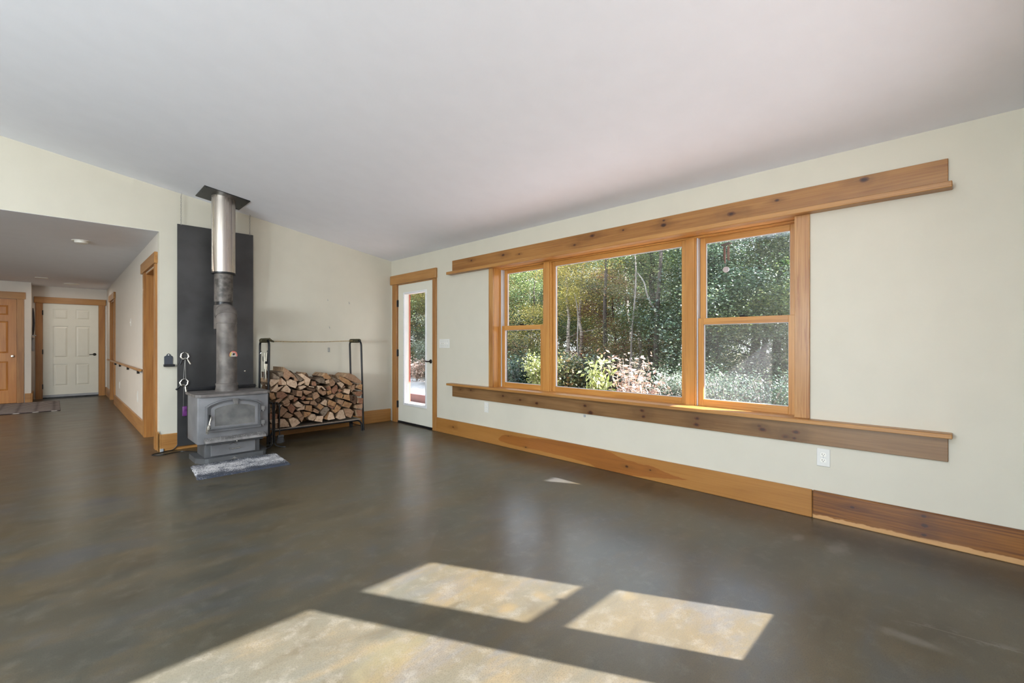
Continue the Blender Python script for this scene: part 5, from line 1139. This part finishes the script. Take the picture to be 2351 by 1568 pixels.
def proto(key, seed, h, r0, per, spread, size, **kw):
    tr, br, cl = skeleton(seed, h, r0, **kw)
    mb = trunk_mb(tr, br, r0); me = bpy.data.meshes.new('trunk_' + key); me.from_pydata(mb.v, [], mb.f); me.update()
    me.polygons.foreach_set('use_smooth', [True] * len(me.polygons)); me.materials.append(None)
    lv = leaves_mesh('leaves_' + key, seed, cl, per, spread, size); lv.materials.append(None); PROTO[key] = (me, lv)
    return len(cl) * per
proto('a', 3, 7.0, .11, 230, .27, .056, nb=13, b0=.16)
proto('b', 8, 6.4, .08, 230, .25, .052, nb=13, b0=.10, lean=.02)
proto('c', 15, 7.6, .13, 240, .29, .060, nb=15, b0=.22)
proto('d', 21, 6.8, .07, 170, .24, .056, nb=11, b0=.25, lean=-.02, wide=.8)
proto('e', 33, 4.6, .05, 220, .26, .056, nb=13, b0=.05, wide=1.15)
proto('f', 44, 10.5, .16, 230, .50, .12, nb=18, b0=.12)
def plant(key, x, y, kind, bark, rz=0.0, s=1.0, label='', group=None, z=GZ, name='tree', cat='tree', zs=.70):
    o = emp(name, label, cat, (x, y, z), group=group); o.rotation_euler = (0, 0, rz); o.scale = (s, s, s * zs)
    for nm, me, mt_ in (('trunk', PROTO[key][0], M[bark]), ('foliage', PROTO[key][1], LF[kind])):
        c = bpy.data.objects.new(nm, me); COL.objects.link(c); c.parent = o
        c.material_slots[0].link = 'OBJECT'; c.material_slots[0].material = mt_
        if nm == 'foliage': c['kind'] = 'stuff'
    return o
def seen(x, y):
    a = math.degrees(math.atan2(x, y))
    for lo_, hi_, t in ((31, 36, 'through the glazed door'), (44, 50.2, 'through the left sash window'), (50.2, 68, 'through the wide picture window'), (68, 78, 'through the right sash window')):
        if lo_ <= a < hi_: return t
    return None
KW = dict(green='green-leaved', dark='dark green', yellow='yellow-leaved', mixed='green and orange turning', red='red-leaved')
TREES = [  # proto, angle off +Y in degrees, distance in x, foliage, bark, scale
    ('b', 31.5, 10.5, 'green', 'trunkdk', 1.0), ('a', 33.6, 12.5, 'yellow', 'trunkdk', 1.05), ('e', 35.0, 12.0, 'silver', 'trunkdk', .8), ('c', 37.5, 13.0, 'mixed', 'trunkdk', 1.1),
    ('a', 43.0, 12.0, 'mixed', 'trunkdk', .95), ('c', 45.6, 13.5, 'green', 'trunkdk', 1.0), ('b', 47.6, 12.0, 'green', 'trunkdk', .95), ('a', 49.6, 14.0, 'dark', 'trunkdk', 1.05),
    ('b', 52.3, 11.5, 'yellow', 'trunkpl', 1.0), ('d', 54.3, 11.8, 'yellow', 'trunkpl', 1.05), ('c', 56.0, 15.0, 'dark', 'trunkdk', 1.1), ('d', 57.8, 12.4, 'red', 'trunkdk', .8),
    ('a', 59.3, 14.0, 'green', 'trunkpl', 1.05), ('d', 60.8, 12.0, 'mixed', 'trunkpl', .95), ('c', 63.2, 12.5, 'green', 'trunkdk', 1.05), ('b', 65.6, 13.2, 'green', 'trunkpl', 1.1),
    ('a', 68.2, 12.0, 'green', 'trunkdk', 1.0), ('e', 70.2, 11.0, 'dark', 'trunkdk', 1.15), ('c', 72.2, 13.0, 'green', 'trunkdk', 1.1), ('b', 74.6, 12.2, 'green', 'trunkdk', 1.1), ('a', 77.0, 11.5, 'green', 'trunkdk', 1.05),
    ('c', 80.5, 13, 'green', 'trunkdk', 1.1), ('a', 85, 13, 'mixed', 'trunkdk', 1.1), ('b', 90, 13, 'green', 'trunkdk', 1.1), ('c', 40.3, 14, 'dark', 'trunkdk', 1.1)]
POSN = []
for k, a, x, lf_, bk, s in TREES:
    POSN.append((a, k, x, x / math.tan(math.radians(a)), lf_, bk, s))
cnt = {}
rr = random.Random(5)
PAL = {'silver': 'silvery green'}
for i, (a, k, x, y, lf_, bk, s) in enumerate(sorted(POSN)):
    t = seen(x, y)
    if t:
        cnt[t] = cnt.get(t, 0) + 1; o_ = ['first', 'second', 'third', 'fourth', 'fifth', 'sixth', 'seventh', 'eighth', 'ninth'][cnt[t] - 1]
        lab_ = f"{KW.get(lf_, 'silvery green')} tree seen {t}, {o_} from its left edge"
    else: lab_ = f"{KW.get(lf_, 'silvery green')} tree standing {['first', 'second', 'third', 'fourth', 'fifth', 'sixth', 'seventh'][i % 7]} in the stretch hidden by the wall" if False else None
    if not lab_:
        cnt['x'] = cnt.get('x', 0) + 1
        lab_ = 'tree of the near row hidden behind the wall between the openings'
    plant(k, x, y, lf_, bk, rr.uniform(0, 6.28), s, lab_, 'trees at the edge of the yard' if t else 'trees hidden by the house wall')
# rows behind
j = 0
for y in np.arange(-6, 34, 2.7):
    x = 18.5 + rr.uniform(-1.2, 1.2) + max(0, (y - 14)) * .25
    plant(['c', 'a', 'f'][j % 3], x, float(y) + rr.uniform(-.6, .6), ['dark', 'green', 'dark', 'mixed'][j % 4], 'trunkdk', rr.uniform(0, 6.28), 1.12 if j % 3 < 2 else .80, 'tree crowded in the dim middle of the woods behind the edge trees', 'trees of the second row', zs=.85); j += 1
for y in np.arange(-8, 52, 4.2):
    x = 25 + rr.uniform(-1.5, 1.5)
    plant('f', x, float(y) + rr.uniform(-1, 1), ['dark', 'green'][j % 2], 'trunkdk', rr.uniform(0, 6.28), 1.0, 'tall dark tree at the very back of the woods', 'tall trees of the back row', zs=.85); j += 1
for a, dd in ((28, 26), (31, 24), (33.5, 27), (36, 25), (39, 27)):
    plant('f', dd * math.sin(math.radians(a)), dd * math.cos(math.radians(a)), ['dark', 'mixed'][j % 2], 'trunkdk', j, .95, 'tall tree closing off the drive beyond the glazed door', 'tall trees beyond the drive'); j += 1
# understorey bushes filling the foot of the woods
for y in np.arange(-2, 24, 1.9):
    x = 15.2 + rr.uniform(-1, 1) + max(0, (y - 12)) * .2
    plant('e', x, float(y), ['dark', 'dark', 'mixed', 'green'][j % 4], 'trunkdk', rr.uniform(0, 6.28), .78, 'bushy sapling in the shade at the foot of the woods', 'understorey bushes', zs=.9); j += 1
# bare slanting stems in the wood's edge
M['stem'] = plain('pale_dead_wood', (.20, .18, .16, 1), .85, var=.25)
def bare(ax, x, z0, ax2, z1, r, lab_, mt_='stem'):
    y0 = x / math.tan(math.radians(ax)); y1 = x / math.tan(math.radians(ax2))
    pts = [(x + .05 * math.sin(t * 9), y0 + (y1 - y0) * t + .04 * math.sin(t * 7), z0 + (z1 - z0) * t) for t in [i / 8 for i in range(9)]]
    mk('bare_stem', MB().tube(pts, [r * (1 - .6 * i / 8) for i in range(9)], 7), M[mt_], label=lab_, cat='dead stem')
bare(53.9, 10.6, GZ, 53.2, 2.6, .03, 'pale thin bare trunk in the left part of the picture window')
bare(59.9, 10.8, GZ, 60.5, 3.6, .035, 'pale upright bare trunk in the middle of the picture window')
bare(62.9, 10.6, 1.95, 60.8, 3.0, .03, 'pale dead branch slanting across the middle of the picture window')
bare(57.0, 10.9, GZ, 56.8, 4.9, .07, 'dark mottled trunk left of centre in the picture window', 'trunkdk')
bare(62.8, 10.9, GZ, 63.4, 4.6, .08, 'thick trunk standing right of centre in the picture window', 'trunkdk')
bare(75.6, 12.6, GZ, 75.9, 4.8, .11, 'thick trunk at the right edge of the right sash window', 'trunkdk')
# shrubs close to the house
def shrub(x, y, h, w, n_st, per, size, spread, kind, seed, lab_, elong=2.0, droop=.3, bark='stem'):
    r = random.Random(seed); mb = MB(); cl = []
    for i in range(n_st):
        a = r.uniform(0, 6.28); ww = w * r.uniform(.3, 1); hh = h * r.uniform(.7, 1)
        pts = [(ww * math.cos(a) * t ** 1.3, ww * math.sin(a) * t ** 1.3, hh * t) for t in [j / 6 for j in range(7)]]
        mb.tube(pts, [.012 * (1 - .12 * j) for j in range(7)], 5)
        for j in range(2, 7):
            q = pts[j]; cl.append((q[0] + r.uniform(-.06, .06), q[1] + r.uniform(-.06, .06), q[2]))
    o = emp('shrub', lab_, 'shrub', (x, y, GZ), group='shrubs in front of the woods')
    me = bpy.data.meshes.new('shrub_stems'); me.from_pydata(mb.v, [], mb.f); me.materials.append(M[bark]); c = bpy.data.objects.new('stems', me); COL.objects.link(c); c.parent = o
    lv = leaves_mesh('shrub_leaves', seed, cl, per, spread, size, elong, droop); lv.materials.append(LF[kind]); c = bpy.data.objects.new('foliage', lv); COL.objects.link(c); c.parent = o; c['kind'] = 'stuff'
def at(a, x): return x, x / math.tan(math.radians(a))
x, y = at(55.9, 7.0); shrub(x, y, 1.12, .24, 12, 9, .13, .08, 'lime', 101, 'bright yellow-green long-leaved shrub at the bottom of the picture window', 2.6, .8)
x, y = at(59.6, 7.2); shrub(x, y, 1.22, .50, 13, 8, .10, .09, 'pink', 102, 'sunlit pinkish shrub right of the yellow-green one under the picture window', 2.4, .2)
x, y = at(61.8, 7.0); shrub(x, y, .85, .45, 12, 9, .09, .08, 'pink', 103, 'low pale orange shrub next to the silvery bushes')
x, y = at(64.3, 7.6); shrub(x, y, .92, .5, 26, 34, .04, .09, 'silver', 104, 'silvery grey bush in the lower right of the picture window')
x, y = at(67.0, 8.0); shrub(x, y, .90, .55, 26, 34, .04, .09, 'silver', 105, 'silvery grey bush nearest the mullion beside the right sash')
x, y = at(49.0, 8.2); shrub(x, y, 1.15, .50, 24, 30, .06, .09, 'lime', 106, 'sunlit bush in the lower right corner of the left sash window', 1.6)
x, y = at(52.2, 8.6); shrub(x, y, 1.15, .60, 22, 26, .08, .12, 'mixed', 107, 'small reddish-green bush at the lower left of the picture window', 1.6)
x, y = at(70.2, 7.8); shrub(x, y, .95, .6, 24, 34, .04, .12, 'dark', 108, 'dark bush at the lower left of the right sash window', 1.6)
x, y = at(74.5, 8.4); shrub(x, y, .9, .7, 24, 34, .04, .12, 'dark', 109, 'low green bush at the lower right of the right sash window', 1.6)
x, y = at(53.6, 9.2); shrub(x, y, 1.05, .7, 26, 30, .08, .12, 'dark', 113, 'dark low bush behind the yellow-green shrub', 1.6)
x, y = at(46.2, 9.0); shrub(x, y, 1.05, .7, 24, 26, .08, .12, 'dark', 110, 'dark low bush at the lower left of the left sash window', 1.6)
x, y = at(33.4, 9.6); shrub(x, y, .75, .45, 14, 14, .09, .10, 'pink', 111, 'low leafy shrub on the bright drive beyond the glazed door', 1.8)
x, y = at(34.6, 11.0); shrub(x, y, 1.5, .55, 20, 30, .09, .14, 'silver', 112, 'pale bush behind the drive seen through the glazed door', 2.0)
